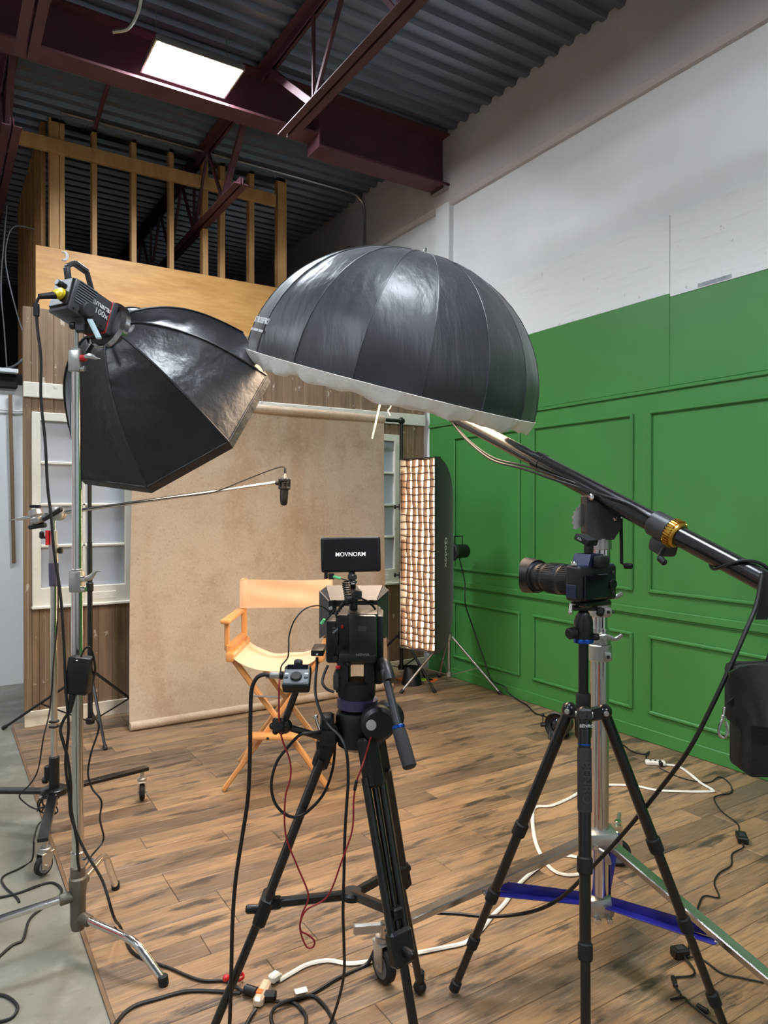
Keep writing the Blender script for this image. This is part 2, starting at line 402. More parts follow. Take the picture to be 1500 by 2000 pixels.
# ================================================================== GREEN PANELLING on the right wall
wp = thing('wall_panelling', 'green painted wall panelling with raised picture-frame mouldings', 'panelling', (XW, 3, 0), kind='structure')
TOPG = onX(1500, 525, XW).z; ys = onX(1308, 500, XW).y
RAILZ = onX(1500, 728, XW).z; CHAIR = onX(1500, 1229, XW).z
YC = 5.50
MB().box((XW+.012, (YC-2)/2, RAILZ/2), (.024, YC+2, RAILZ), None, .001).build('sheet', M_GREEN, wp)
MB().box((XW+.012, (ys+YC)/2, (RAILZ+TOPG+.022)/2), (.024, YC-ys-.002, TOPG+.022-RAILZ), None, .001).build('sheet', M_GREEN, wp)
MB().box((XW+.013, (ys-2)/2, (RAILZ+TOPG-.002)/2), (.024, ys+2-.002, TOPG-.002-RAILZ), None, .001).build('sheet', M_GREEN, wp)
WBZ = 3.42
M_WB = blend_mat('white_painted_ply', (224,226,224), [((196,196,194), 6, .55, .8, (1,.4,6), .6), ((160,158,156), 14, .665, .69, (1,1,1), .5)], rough=.55, bump=.12, bscale=18, stretch=(1,.4,5))
wb = thing('wall_boards', 'white painted plywood boards fixed above the green panelling', 'boards', (XW, 3, TOPG), kind='structure')
MB().box((XW+.012, (ys+YC)/2, (TOPG+.023+WBZ)/2), (.024, YC-ys-.004, WBZ-TOPG-.023), None, .001).build('board', M_WB, wb)
MB().box((XW+.013, (ys-2)/2, (TOPG+WBZ)/2), (.024, ys+2-.004, WBZ-TOPG-.002), None, .001).build('board', M_WB, wb)
MB().box((XW+.0005, onX(1395,552,XW).y, onX(1395,552,XW).z+.01), (.002, .22, .025), None).build('scuff_mark', mat('grey_scuff', (150,156,160), .6, var=.3, vscale=20), wb)
def strip(y0, z0, y1, z1, wd=.02, th=.014, nm='moulding', par=wp):
    MB().bar((XW-th/2+.001, y0, z0), (XW-th/2+.001, y1, z1), wd if abs(y1-y0) < 1e-6 else th, th if abs(y1-y0) < 1e-6 else wd, (1,0,0) if abs(y1-y0) < 1e-6 else (1,0,0), .004).build(nm, M_GREEN, par)
def fr_panel(ya, yb, za, zb):
    for a in (ya, yb):
        b = MB(); b.box((XW-.009, a, (za+zb)/2), (.020, .024, abs(zb-za)+.024), None, .007); b.build('moulding', M_GREEN, wp)
    for c in (za, zb):
        b = MB(); b.box((XW-.009, (ya+yb)/2, c), (.020, abs(yb-ya), .024), None, .007); b.build('moulding', M_GREEN, wp)
yy = lambda x, y: onX(x, y, XW).y
zz = lambda x, y: onX(x, y, XW).z
UT = zz(1273, 806); UB = zz(1266, 1154); LT = zz(1266, 1243); LB = zz(1264, 1389)
P3a = yy(1271, 900); wid = yy(1044, 900)-yy(1236, 900); gap = yy(1236, 900)-P3a
cols = [(yy(889, 950), yy(1015, 950)), (yy(1044, 950), yy(1235, 950)), (P3a, P3a-wid*1.25)]
yq = P3a-wid*1.25-gap; cols += [(yq, yq-wid), (yq-wid-gap, yq-2*wid-gap)]
for a, c in cols: fr_panel(a, c, UB, UT); fr_panel(a, c, LB, LT)
for zc, hh, th in ((RAILZ, .026, .016), (RAILZ+.018, .008, .01), (CHAIR, .05, .022), (CHAIR-.03, .014, .012)):
    MB().box((XW-th/2+.001, (YC-2)/2, zc), (th, YC+2, hh), None, min(.005, hh/3)).build('rail', M_GREEN, wp)
BZ = zz(1500, 1496)
MB().box((XW-.006, (YC-2)/2, BZ/2+.001), (.014, YC+2, BZ), None, .004).build('baseboard', M_GREEN, wp)

# ================================================================== SET FLAT with windows (back)
FY = 5.56
M_BOARD = blend_mat('worn_brown_beadboard', (138,112,86), [((98,76,58), 3, .42, .66, (6,1,.5), .75), ((188,170,146), 7, .60, .64, (9,1,.05), .6), ((204,194,180), 11, .635, .66, (1.6,1,.8), .7)], rough=.6, bump=.1, bscale=40, stretch=(8,1,.3), objcol=True, rnd=False)
M_WIN = blend_mat('peeling_white_paint', (226,222,208), [((150,124,98), 16, .66, .72, (1,1,.7), .8), ((206,200,184), 5, .4, .7, (1,1,1), .6)], rough=.55, bump=.1, bscale=60)
M_PANE = mat('frosted_pane', (172,178,186), .22, var=.03, vscale=2)
FX0, FX1 = onY(46, 1000, FY).x, 3.955
FTOP = onY(52, 598, FY).z
sf = thing('set_flat', 'worn brown beadboard set wall with white windows behind the backdrop', 'set wall', (FX0, FY, 0))
WX = [(onY(62, 990, FY).x, onY(258, 990, FY).x), (onY(778, 990, FY).x-(onY(258, 990, FY).x-onY(62, 990, FY).x), onY(778, 990, FY).x)]
WZ0, WZ1 = .835, 2.22
BW = .0985; x = FX0; rb = random.Random(3)
def board(x0, x1, z0, z1):
    if x1-x0 < .006: return
    o = MB().box(((x0+x1)/2, FY+.009, (z0+z1)/2), (x1-x0-.0012, .018, z1-z0), None, .003).build('board', M_BOARD, sf)
    k = rb.uniform(.88, 1.1); o.color = (k, k*rb.uniform(.97,1.02), k*rb.uniform(.95,1.02), 1)
cuts = sorted(set([FX0+i*BW for i in range(int((FX1-FX0)/BW)+1)] + [FX1] + [q for wq in WX for q in wq]))
for a, c in zip(cuts[:-1], cuts[1:]):
    mid = (a+c)/2
    if any(q0 < mid < q1 for q0, q1 in WX): board(a, c, 0, WZ0); board(a, c, WZ1, FTOP)
    else: board(a, c, 0, FTOP)
MB().box(((FX0+FX1)/2, FY+.03, FTOP/2), (FX1-FX0, .02, FTOP-.02)).build('backing', mat('flat_backing', (150,126,96), .8), sf)
RZ = onY(700, 812, FY).z
MB().box(((FX0+FX1)/2, FY-.012, RZ), (FX1-FX0, .024, .105), None, .004).build('picture_rail', M_WIN, sf)
MB().box(((FX0+FX1)/2, FY-.009, .055), (FX1-FX0, .018, .11), None, .003).build('baseboard', mat('cream_baseboard', (224,212,190), .5), sf)
for q0, q1 in WX:
    ww = q1-q0; cx = (q0+q1)/2
    fo = MB()
    for s in (q0+.028, q1-.028): fo.box((s, FY+.002, (WZ0+WZ1)/2), (.056, .05, WZ1-WZ0), None, .004)
    fo.box((cx, FY+.002, WZ1-.03), (ww-.1, .05, .06), None, .004); fo.box((cx, FY+.002, WZ0+.07), (ww-.1, .05, .14), None, .004)
    fw = fo.build('window', M_WIN, sf, label='old white sash window frame with peeling paint')
    MB().box((cx+.12, FY-.024, WZ0+.065), (.2, .006, .055), None, .0025).build('pull_plate', M_WIN, fw)
    MB().box((cx, FY-.022, WZ0+.004), (ww+.01, .05, .018), None, .003).build('sill', M_WIN, fw)
    gz0, gz1 = WZ0+.14, WZ1-.06; gx0, gx1 = q0+.056, q1-.056
    rows, nc = 4, 2
    for i in range(nc):
        for j in range(rows):
            a0 = gx0+(gx1-gx0)*i/nc; a1 = gx0+(gx1-gx0)*(i+1)/nc; c0 = gz0+(gz1-gz0)*j/rows; c1 = gz0+(gz1-gz0)*(j+1)/rows
            MB().box(((a0+a1)/2, FY+.012, (c0+c1)/2), (a1-a0-.004, .006, c1-c0-.004)).build('pane', M_PANE, fw)
    for i in range(1, nc): MB().box((gx0+(gx1-gx0)*i/nc, FY-.001, (gz0+gz1)/2), (.022, .03, gz1-gz0), None, .005).build('muntin', M_WIN, fw)
    for j in range(1, rows): MB().box((cx, FY-.001, gz0+(gz1-gz0)*j/rows), (gx1-gx0, .03, .022), None, .005).build('muntin', M_WIN, fw)

# ================================================================== LOFT behind the set: stud wall, plywood, lower wall
M_LUM = blend_mat('pine_lumber', (206,158,100), [((168,118,68), 3, .4, .7, (4,4,.5), .7), ((120,78,44), 9, .68, .78, (1,1,.5), .8)], rough=.6, bump=.08, bscale=40, stretch=(6,6,.5), objcol=True)
M_PLY = blend_mat('plywood_face', (218,162,92), [((186,128,64), 2.4, .42, .66, (1,1,4), .6), ((228,180,112), 6, .5, .7, (.6,1,5), .6)], rough=.5, bump=.03, bscale=50)
SY = 6.75
sw = thing('stud_wall', 'bare pine stud framing standing above the plywood sheet', 'stud framing', (1.9, SY, 2.75))
def stud(px0, px1, wd2=.089):
    xa, xb = onY(px0, 450, SY).x, onY(px1, 450, SY).x
    o = MB().box(((xa+xb)/2, SY+wd2/2, (2.75+CEIL)/2), (xb-xa, wd2, CEIL-2.75-.01), None, .003).build('stud', M_LUM, sw); k = rb.uniform(.85, 1.08); o.color = (k, k, k, 1)
for a, c in ((97, 116), (117, 127), (180, 190), (257, 267), (331, 340), (396, 407), (430, 440), (487, 497), (543, 560)): stud(a, c)
za = onY(537, 392, SY-.02).z; xa, xb = onY(-20, 285, SY-.02).x, onY(538, 392, SY-.02).x
o = MB().box(((xa+xb)/2, SY-.022, za), (xb-xa, .04, .12), None, .004).build('cross_rail', M_LUM, sw); o.color = (1, .98, .95, 1)
MB().box((1.95, SY+.045, CEIL-.02), (2.2, .09, .04)).build('top_track', STEEL, sw)
sd = thing('side_stud_wall', 'dark timber plank side wall of the loft left of the plywood', 'timber wall', (.7, 8, 2.75))
for i in range(22):
    yy0 = SY+.12+i*.1
    o = MB().box((.80+.01*(i % 2), yy0+.05, (2.75+CEIL)/2), (.04, .096, CEIL-2.75-.01), None, .003).build('plank', M_LUM, sd); k = rb.uniform(.5, .8); o.color = (k, k*.92, k*.85, 1)
px0, px1 = onY(69, 500, SY-.05).x, onY(556, 560, SY-.05).x
pz = onY(300, 520, SY-.05).z
ply = thing('plywood_sheet', 'orange-toned plywood sheet fixed across the front of the loft', 'plywood', (1.9, SY-.05, 2.75))
MB().box(((px0+px1)/2, SY-.06, (2.75+pz)/2), (px1-px0, .018, pz-2.75), None, .002).build('panel', M_PLY, ply)
cp = onY(124, 500, SY-.07)
MB().tube([cp+V(.028*math.cos(a), -.002, .036*math.sin(a)) for a in [math.radians(-120+i*24) for i in range(11)]], lambda t: .004+.011*math.sin(math.pi*t), n=6).build('paint_mark', LETTER, ply, label='white crescent paint mark')
slab('wall_loft', -5, 4.0, 7.0, 7.1, -.008, 2.62, M_PAINT)['label'] = 'pale wall under the loft at the far left'
lf = thing('loft_floor', 'dark loft floor edge with white fascia above the pale wall', 'loft', (0, 8, 2.62), kind='structure')
MB().box((-.5, 9.3, 2.68), (9, 4.4, .1)).build('deck', M_DARKW, lf)
MB().box((2.4, 6.85, 2.70), (3.2, .5, .096)).build('front_joist', M_DARKW, lf)
MB().box((-2.2, 6.93, 2.72), (5.6, .14, .035), None, .004).build('fascia', M_PAINT, lf)
MB().box((-2.2, 6.97, 2.64), (5.6, .07, .12), None, .01).build('dark_band', mat('black_pipe_wrap', (20,20,20), .9, bump=.4), lf)
b = MB(); rr = onY(20, 770, 6.96); r2 = onY(27, 1100, 6.98)
b.bar(rr, r2, .03, .02, (0,1,0), .004); b.solo('wooden_batten', mat('dark_batten', (120,98,72), .6, vscale=20, stretch=(1,1,.1)), 'narrow brown wooden batten hanging on the pale wall at far left', 'batten')
pipe([onY(-40, 798, 6.97), onY(10, 800, 6.97), onY(38, 803, 6.97), onY(60, 795, 6.97)], .008, 'thin pale conduit crossing the far-left pale wall', M_PAINT)
# loose wires in the loft
cable('loft_wire', [at(14,400,6.6), at(8,470,6.6), at(2,560,6.6), at(8,640,6.6), at(14,725,6.6)], .006, mat('grey_wire', (150,152,158), .5), 'straight grey wire hanging down the dark loft at the left edge')
cable('loft_wire', [at(70,448,6.7), at(30,442,6.6), at(14,470,6.6), at(12,520,6.55), at(30,600,6.5), at(52,670,6.4)], .006, MATS['grey_wire'], 'grey wire curving out from the loft studs down to the set flat')
cable('loft_wire', [at(-10,722,6.6), at(20,718,6.5), at(40,706,6.4), at(60,685,6.4)], .012, MATS['grey_wire'], 'thick pale cable lying along the loft edge behind the set flat')

# ================================================================== BACKDROP and its two stands
BY = 5.2
M_BACK = blend_mat('mottled_canvas_backdrop', (192,172,150), [((166,122,80), .9, .46, .64, (1.6,1,.5), .7), ((146,120,96), 3.0, .5, .68, (1,1,1.4), .35), ((128,100,74), 70, .52, .68, (1,1,1), .28), ((210,190,166), 45, .52, .75, (1,1,.8), .4)], rough=.75, bump=.12, bscale=260, spec=.35)
SL = onY(175, 1000, BY); SR = onY(784, 1000, BY); BZT = onY(784, 829, BY).z
bx0, bx1 = onY(262, 1100, BY).x, onY(747, 1100, BY).x
bd = thing('backdrop', 'mottled tan canvas backdrop hanging from a crossbar behind the chair', 'backdrop', ((bx0+bx1)/2, BY, 0))
def bfn(u, v):
    x = bx0-.06*(1-v) + (bx1-bx0+.05*(1-v))*u
    z = .03 + (BZT+.02)*v
    y = BY-.02 + .014*math.sin(u*9+v*2)*(1-v*.6) + .008*math.sin(u*23+1)*(1-v) - .10*(1-v)**3
    return (x, y, z)
MB().grid(bfn, 60, 30, .003).build('canvas', M_BACK, bd, 60)
MB().rcyl((bx0-.06, BY-.125, .032), (bx1+.02, BY-.125, .032), .03).build('bottom_tube', M_BACK, bd)
MB().tube(spline([(bx0, BY-.02, BZT+.03), (bx0+.5, BY-.02, BZT+.036), (bx1, BY-.02, BZT+.03)], 8), .035, n=12).build('top_roll', M_BACK, bd)
cb = thing('backdrop_crossbar', 'black crossbar tube carrying the tan backdrop between two stands', 'crossbar', (2.2, BY, BZT))
MB().cyl((SL.x, BY, BZT+.03), (SR.x, BY, BZT+.03), .016).build('tube', BLKM, cb)
for q in (SL, SR): MB().rcyl((q.x-.025, BY, BZT+.03), (q.x+.025, BY, BZT+.03), .024).build('end_clamp', BLK, cb)
def lstand(name, base, top, feet, zj, zs, m, label, r=.014, r2=.017, knobs=(), lr=.01, rodm=None):
    """tripod light stand: pole, collar, lower collar, three legs with braces"""
    t = thing(name, label, 'light stand', V(base.x, base.y, 0)); c = V(base.x, base.y, 0)
    MB().cyl(c+Z*zs, c+Z*(zj+.9), r2).build('lower_pole', m, t); MB().cyl(c+Z*(zj+.85), c+Z*top, r).build('upper_pole', m, t)
    MB().rcyl(c+Z*(zj-.03), c+Z*(zj+.03), r2+.014).build('collar', BLK if m is BLKM else ALU, t)
    MB().rcyl(c+Z*(zs-.02), c+Z*(zs+.02), r2+.012).build('lower_collar', BLK if m is BLKM else ALU, t)
    for zk in knobs:
        b = MB(); b.rcyl(c+Z*(zk-.03), c+Z*(zk+.03), r2+.007); b.cyl(c+Z*zk, c+Z*zk-R*.045, .006); b.rcyl(c+Z*zk-R*.045, c+Z*zk-R*.065, .018); b.build('clamp_knob', BLK, t)
    for f in feet:
        f = V(f.x, f.y, .006); d = (f-c); d.z = 0; d.normalize(); j = c+Z*zj+d*(r2+.012)
        lg = MB().cyl(j, f, lr).build('leg', m if rodm is None else rodm, t)
        MB().rcyl(f+(j-f).normalized()*.03, f+(f-j).normalized()*.004, lr+.004, e=.002).build('foot', BLKR, lg)
        k = j.lerp(f, .55); MB().bar(c+Z*zs+d*(r2+.008), k, .014, .006).build('brace', m, t)
    return t
def ld(lat, d): return P(lat, d, 0)
dL = SL.dot(F); lL = SL.dot(R); dR = SR.dot(F); lR = SR.dot(R)
lstand('backdrop_stand', SL, BZT+.06, [fl(6, 1424), fl(206, 1465), ld(lL+.36, dL+.30)], .41, .08, BLKM, 'black tripod stand holding the left end of the backdrop crossbar', knobs=(1.0,))
lstand('backdrop_stand', SR, BZT+.06, [fl(850, 1354), ld(lR-.46, dR-.02), ld(lR+.22, dR+.22)], .42, .14, BLKM, 'black tripod stand holding the right end of the backdrop crossbar', knobs=(.95, 1.55))

# ================================================================== STRIP SOFTBOX on silver stand
sc = ld(.552, 6.02)
lstand('light_stand', sc, 1.28, [fl(783, 1354), flw(978, 1354), ld(.50, 6.45)], .45, .13, STEEL, 'silver tripod light stand under the tall gridded strip softbox', r=.011, r2=.015, lr=.011)
ZS = 1.17
fc = onX(826, 1080, 3.32); fc.z = ZS
nrm = V(-math.cos(math.radians(14)), -math.sin(math.radians(14)), 0); side = V(nrm.y, -nrm.x, 0)   # side: along the short edge
if side.dot(R) < 0: side = -side
SH, SWD = 1.54, .37
sb = thing('strip_softbox', 'tall narrow strip softbox with glowing gridded front beside the green wall', 'softbox', fc)
MF = frame(fc, side, Z, nrm)     # x: short edge, y: up, z: outwards
hx, hy = SWD/2, SH/2
def sbfn(edge):
    a0 = [(-hx,-hy),(hx,-hy),(hx,hy),(-hx,hy)][edge]; a1 = [(hx,-hy),(hx,hy),(-hx,hy),(-hx,-hy)][edge]
    def f(u, v):
        e = (a0[0]+(a1[0]-a0[0])*u, a0[1]+(a1[1]-a0[1])*u)
        s = 1-v; k = math.sqrt(max(0, 1-(1-s)**2.0))*.98+.02*s
        kk = .12+.88*k; ky = .06+.94*k
        return MF @ V(e[0]*kk, e[1]*ky, .05-.36*v if v > 0 else .05)
    return f
M_SBF = mat('softbox_black_nylon', (26,25,25), .5, var=.2, bump=.25, bscale=14, sheen=.2)
for e in range(4): MB().grid(sbfn(e), 12, 12, .003).build('shell_panel', M_SBF, sb, 50)
M_STRIP = mat('strip_diffuser', (255,240,220), .6, var=0, emit=(255,222,176), es=STRIP_E)
MB(MF).box((0,0,.0), (SWD-.01, SH-.01, .006)).build('diffuser', M_STRIP, sb)
M_GRID = mat('grid_fabric', (70,46,34), .8, var=.2)
nx_, ny_ = 6, 27
for i in range(nx_+1):
    xx = -hx+.004+(SWD-.008)*i/nx_
    def gv(u, v, xx=xx, i=i): 
        w_ = .004*math.sin(u*40+i*2.1)*(0 if i in (0, nx_) else 1)
        return MF @ V(xx+w_+.003*math.sin(u*17+i), -hy+.01+(SH-.02)*u, .012+.05*v)
    MB().grid(gv, 40, 1, .004).build('grid_strip', M_GRID, sb)
for j in range(ny_+1):
    y_ = -hy+.01+(SH-.02)*j/ny_
    def gh(u, v, y_=y_, j=j):
        return MF @ V(-hx+.004+(SWD-.008)*u, y_+.005*math.sin(u*13+j*1.7)-.004*math.sin(math.pi*u), .012+.05*v)
    MB().grid(gh, 10, 1, .008).build('grid_strip', M_GRID, sb)
b = MB(MF); th = .006
for s in (-1, 1): b.box((s*(hx), 0, .04), (th, SH+.01, .07)); b.box((0, s*hy, .04), (SWD+.01, th, .07))
b.build('front_rim', M_SBF, sb)
sp = sc; hd = MF @ V(0, 0, -.36)
lh = thing('strobe_light', 'black round strobe lamp head behind the strip softbox', 'lamp head', V(hd.x, hd.y, ZS-.06))
b = MB(); b.rcyl(hd, hd-nrm*.20, .06, 24, .008); b.build('body', BLK, lh)
MB().rcyl(hd+nrm*.03, hd-nrm*.01, .085, 24).build('speed_ring', DGREY, lh)
MB().lathe([(.055,0),(.05,.006),(.02,.008)], hd-nrm*.2, -nrm, 20).build('rear_panel', DGREY, lh)
b = MB(); up = Z
b.tube([hd-nrm*.05+Z*.06, hd-nrm*.05+Z*.13, hd-nrm*.16+Z*.13, hd-nrm*.16+Z*.06], .006, 6); b.build('handle', BLKM, lh)
b = MB(); b.tube([hd-nrm*.08-Z*.055, V(sc.x, sc.y, 0)+Z*1.12-nrm*.0, V(sc.x, sc.y, 1.2)], .011, 8); b.build('tilt_bracket', BLKM, lh)
# vertical lettering on the shell side that faces the camera
tn = (side*.92 - nrm*.35).normalized()
pt = MF @ V(hx*.985, -.02, -.03)
xs_ = -Z; ys_ = tn.cross(xs_)
text('lettering', 'Godox', .085, frame(MF @ V(hx*1.0+.008, .02, -.055), -Z, (tn.cross(-Z)).normalized(), tn), LETTER, sb)

# ================================================================== DIRECTOR'S CHAIR
cc = P(-.590, 4.075, 0); CM = frame(cc, R, F, Z)    # local: x right, y away from camera, z up
dc = thing('directors_chair', 'tall beech director chair with cream canvas seat and back', 'chair', cc)
yf, yb = -.20, .215
for yv in (yf, yb):
    for s in (-1, 1):
        off = .012*s*(1 if yv == yf else -1)
        MB(CM).bar((s*-.235, yv+off, .715), (s*.285, yv+off, .008), .026, .042, (0,1,0), .006).build('leg', TWOOD, dc)
    MB(CM).bar((-.12, yv-.026, .525), (.02, yv-.026, .517), .004, .028, (0,1,0), .001).build('brace_strip', GREY, dc)
    MB(CM).rcyl((0, yv-.03, .365), (0, yv+.03, .365), .008, 10).build('pivot_bolt', STEEL, dc)
for s in (-1, 1):
    MB(CM).box((s*.245, .005, .735), (.045, .50, .05), None, .01, 2).build('seat_rail', TWOOD, dc)
    MB(CM).box((s*.262, .03, .77), (.03, .44, .05), None, .006).build('side_rail', TWOOD, dc)
    MB(CM).box((s*.255, .215, .94), (.03, .042, .36), None, .005).build('back_post', TWOOD, dc)
    MB(CM).box((s*.275, -.165, .84), (.026, .03, .16), None, .005).build('arm_post', TWOOD, dc)
    MB(CM).box((s*.275, .01, .925), (.052, .47, .024), None, .009, 2).build('armrest', TWOOD, dc)
    MB(CM).cyl((s*.19, yf, .145), (s*.215, yb, .11), .011, n=10).build('side_dowel', TWOOD, dc)
MB(CM).box((0, -.255, .315), (.285, .085, .024), None, .008, 2).build('footrest', TWOOD, dc)
MB(CM).rcyl((-.03, -.30, .315), (-.03, -.296, .315), .008, 12, .001).build('footrest_screw', BLKM, dc)
def seatf(u, v):
    x = -.235+.47*u; k = 4*u*(1-u)
    return CM @ V(x, -.235+.47*v, .745-.085*k**.7 + .006*math.sin(u*14)*v*k)
MB().grid(seatf, 24, 12, .003).build('canvas_seat', CANVAS, dc, 60)
def backf(u, v):
    return CM @ V(-.275+.55*u, .205+.012*math.sin(math.pi*u)-.018+.006*math.sin(v*9+u*4)*math.sin(math.pi*u), .942+.172*v-.006*math.sin(math.pi*u)*v)
MB().grid(backf, 24, 8, .003).build('canvas_back', CANVAS, dc, 60)
for s in (-1, 1): MB(CM).box((s*.256, .215, 1.028), (.046, .056, .17), None, .01, 2).build('back_sleeve', CANVAS, dc)

# ================================================================== DEEP UMBRELLA on boom
UC = at(763, 756, 3.15)
vv = (UC-EYE).normalized(); ru = R; uu = ru.cross(vv); uu.normalize()
if uu.z < 0: uu = -uu
AX = (uu*.968 + R*.245 - vv*.03).normalized()
UR, UH = .645, .575
um = thing('umbrella', 'large black deep umbrella with white diffuser rim on the boom arm', 'umbrella', UC)
x_, y_, a_ = basis(AX)
M_NYL = mat('black_umbrella_nylon', (34,36,41), .45, var=.12, vscale=5, bump=.75, bscale=10, spec=.6, sheen=.15, stretch=(1.6,1.6,.3), rvar=.1)
M_SILV = mat('silver_lining', (220,218,212), .4, var=.05)
NG = 16
def dome(ang, t, rad=1.0):       # t: 0 rim .. 1 apex
    a = t*math.pi/2; r = UR*math.cos(a)**.92; h = UH*math.sin(a)
    return UC + AX*h*rad + (x_*math.cos(ang)+y_*math.sin(ang))*r*rad
for g_ in range(NG):
    a0 = 2*math.pi*g_/NG; a1 = 2*math.pi*(g_+1)/NG
    def gf(u, v, a0=a0, a1=a1):
        A = dome(a0, v*.985); B = dome(a1, v*.985); C = dome((a0+a1)/2, v*.985)
        q = A.lerp(B, u); arc = dome(a0+(a1-a0)*u, v*.985)
        q = q.lerp(arc, .45)
        return q + (q-UC-AX*.1).normalized()*(.0035*math.sin(v*26+g_*2)*math.sin(math.pi*u)*(1-v))
    MB().grid(gf, 8, 20, .002).build('canopy_panel', M_NYL, um, 60)
    MB().tube([dome(a0, i/14*.985)+(dome(a0, i/14*.985)-UC).normalized()*.0015 for i in range(15)], .002, 5).build('rib_seam', M_NYL, um)
    MB().tube([dome(a0, i/10*.97, .985) for i in range(11)], .003, 5).build('rib', STEEL, um)
def lining(u, v): return dome(2*math.pi*u, v*.98, .972)
MB().grid(lining, 48, 14).build('silver_lining', M_SILV, um, 60)
def rimf(u, v):
    a = 2*math.pi*u; wv = .5+.5*math.sin(a*NG*.5+.6*math.sin(a*3)); wv2 = math.sin(a*NG*1.7)
    e = (x_*math.cos(a)+y_*math.sin(a))
    sc_l = abs(math.sin(a*NG*.5)); drop = (.030+.012*sc_l+.006*wv)*math.sin(v*math.pi/2)
    rip = .006*math.sin(a*41+2.5*math.sin(a*5))*v + .003*math.sin(a*97+v*4)*v
    return UC + e*(UR+.006+rip-.02*v-.010*(1-sc_l)*v) - AX*(drop+.004*math.sin(a*29+1)*v-.012*(1-v))
M_RIM = mat('white_diffuser_cloth', (232,228,220), .6, var=.06, vscale=12, bump=.8, bscale=16)
MB().grid(rimf, 320, 6, .003).build('white_rim', M_RIM, um, 60)
M_UDIF = mat('umbrella_diffuser', (255,240,222), .7, var=0, emit=(255,226,196), es=UMB_E)
def udif(u, v):
    q = dome(2*math.pi*u, .45, .955); c = UC + AX*((q-UC).dot(AX)+.04*(1-v*v))
    e = q-UC; e = e-AX*e.dot(AX)
    return c + e*max(v, .001)
MB().grid(udif, 48, 8).build('diffuser_cloth', M_UDIF, um, 60)
MB().lathe([(.012,0),(.014,.012),(.008,.016),(.008,.03),(.004,.034)], UC+AX*(UH-.004), AX, 12).build('tip', STEEL, um)
sh0 = UC+AX*.5; sh1 = at(727, 857, 3.12)
MB().cyl(UC+AX*(UH-.01), at(746, 772, 3.15), .005, n=8).build('shaft_upper', STEEL, um)
MB().cyl(at(746, 772, 3.15), sh1, .005, n=8).build('shaft', STEEL, um)
cord = spline([at(765,780,3.0), at(763,795,3.0), at(758,802,3.0), at(762,812,3.0)], 5)
MB().tube(cord, .0025, 5).build('draw_cord', M_RIM, um)
# lettering on the near-left gore
def dome_frame(ang, t):
    p = dome(ang, t, 1.006); du = (dome(ang+.01, t)-dome(ang-.01, t)).normalized(); dv = (dome(ang, t+.01)-dome(ang, t-.01)).normalized()
    n = du.cross(dv); 
    if n.dot(p-UC) < 0: du = -du; n = -n
    return frame(p, du, dv, n)
best = min(((at(509, 650, 3.15)-dome(math.radians(k), .17)).length, k) for k in range(360))
bk = min(range(360), key=lambda k: (lambda p: abs((p-EYE).dot(R)/(p-EYE).dot(F)*FPX+750-513) + (0 if (p-UC).dot(F) < -.05 else 999))(dome(math.radians(k), .15)))
text('lettering', 'STROBEPRO', .034, dome_frame(math.radians(bk), .15), LETTER, um, bold=.0006)
DF = dome_frame(math.radians(bk), .105)
for x_m, w_m in ((-.078, .022), (-.025, .062), (.045, .055)): MB(DF).box((x_m, 0, .0005), (w_m, .010, .0008)).build('small_print', LETTER, um)

# boom arm, gear head, crank stand
BP = P(.721, 2.41, 1.60); BD = V(0,0,0) + R*-.475 + F*.69 + Z*.375
bo = lambda s: BP - BD*s            # s>0 towards lower right, s<0 towards umbrella
ba = thing('boom_pole', 'long black boom pole tilting down to the right from the umbrella', 'boom arm', BP)
BU = BD.normalized()
M_BOOM = mat('scuffed_black_tube', (26,26,28), .26, var=.35, vscale=30, metal=.2, coat=.4)
MB().cyl(bo(-1.12), bo(-.30), .027, n=24).build('inner_tube', M_BOOM, ba)
MB().cyl(bo(-.30), bo(.34), .0325, n=24).build('middle_tube', M_BOOM, ba)
MB().cyl(bo(.30), bo(1.15), .031, n=24).build('rear_tube', M_BOOM, ba)
MB().rcyl(bo(-.33), bo(-.285), .035, 24, .003).build('sleeve', M_BOOM, ba)
MB().rcyl(bo(.262), bo(.335), .041, 24, .003).build('rotator_collar', DGREY, ba)
wgo = MB().rcyl(bo(.335), bo(.372), .040, 32, .004).build('worm_wheel', BRASS, ba)
gx, gy, ga = basis(BU)
for i in range(32):
    an = 2*math.pi*i/32; e = gx*math.cos(an)+gy*math.sin(an)
    MB().bar(bo(.338)+e*.0425, bo(.360)+e*.0425, .0042, .007, e).build('gear_tooth', BRASS, wgo)
cd = (-Z - BU*(-Z).dot(BU)).normalized()
b = MB(); b.box(bo(.33)+cd*.055, (.05,.06,.05), frame((0,0,0), R, BU, R.cross(BU).normalized()).to_3x3(), .012, 2); b.build('worm_housing', DGREY, ba)
b = MB(); c0 = at(1306, 1052, 2.2)
b.rcyl(bo(.33)+cd*.06, at(1304, 1054, 2.19), .008, 10, .002); b.build('crank_shaft', CHROME, ba)
b = MB(); b.tube(spline([at(1304,1052,2.18), at(1298,1068,2.18), at(1289,1083,2.18), at(1288,1090,2.18)], 4), .006, 8); b.build('crank_handle', BLKM, ba)
MB().rcyl(at(1286,1088,2.18), at(1300,1101,2.16), .010, 12).build('crank_knob', BLKR, ba)
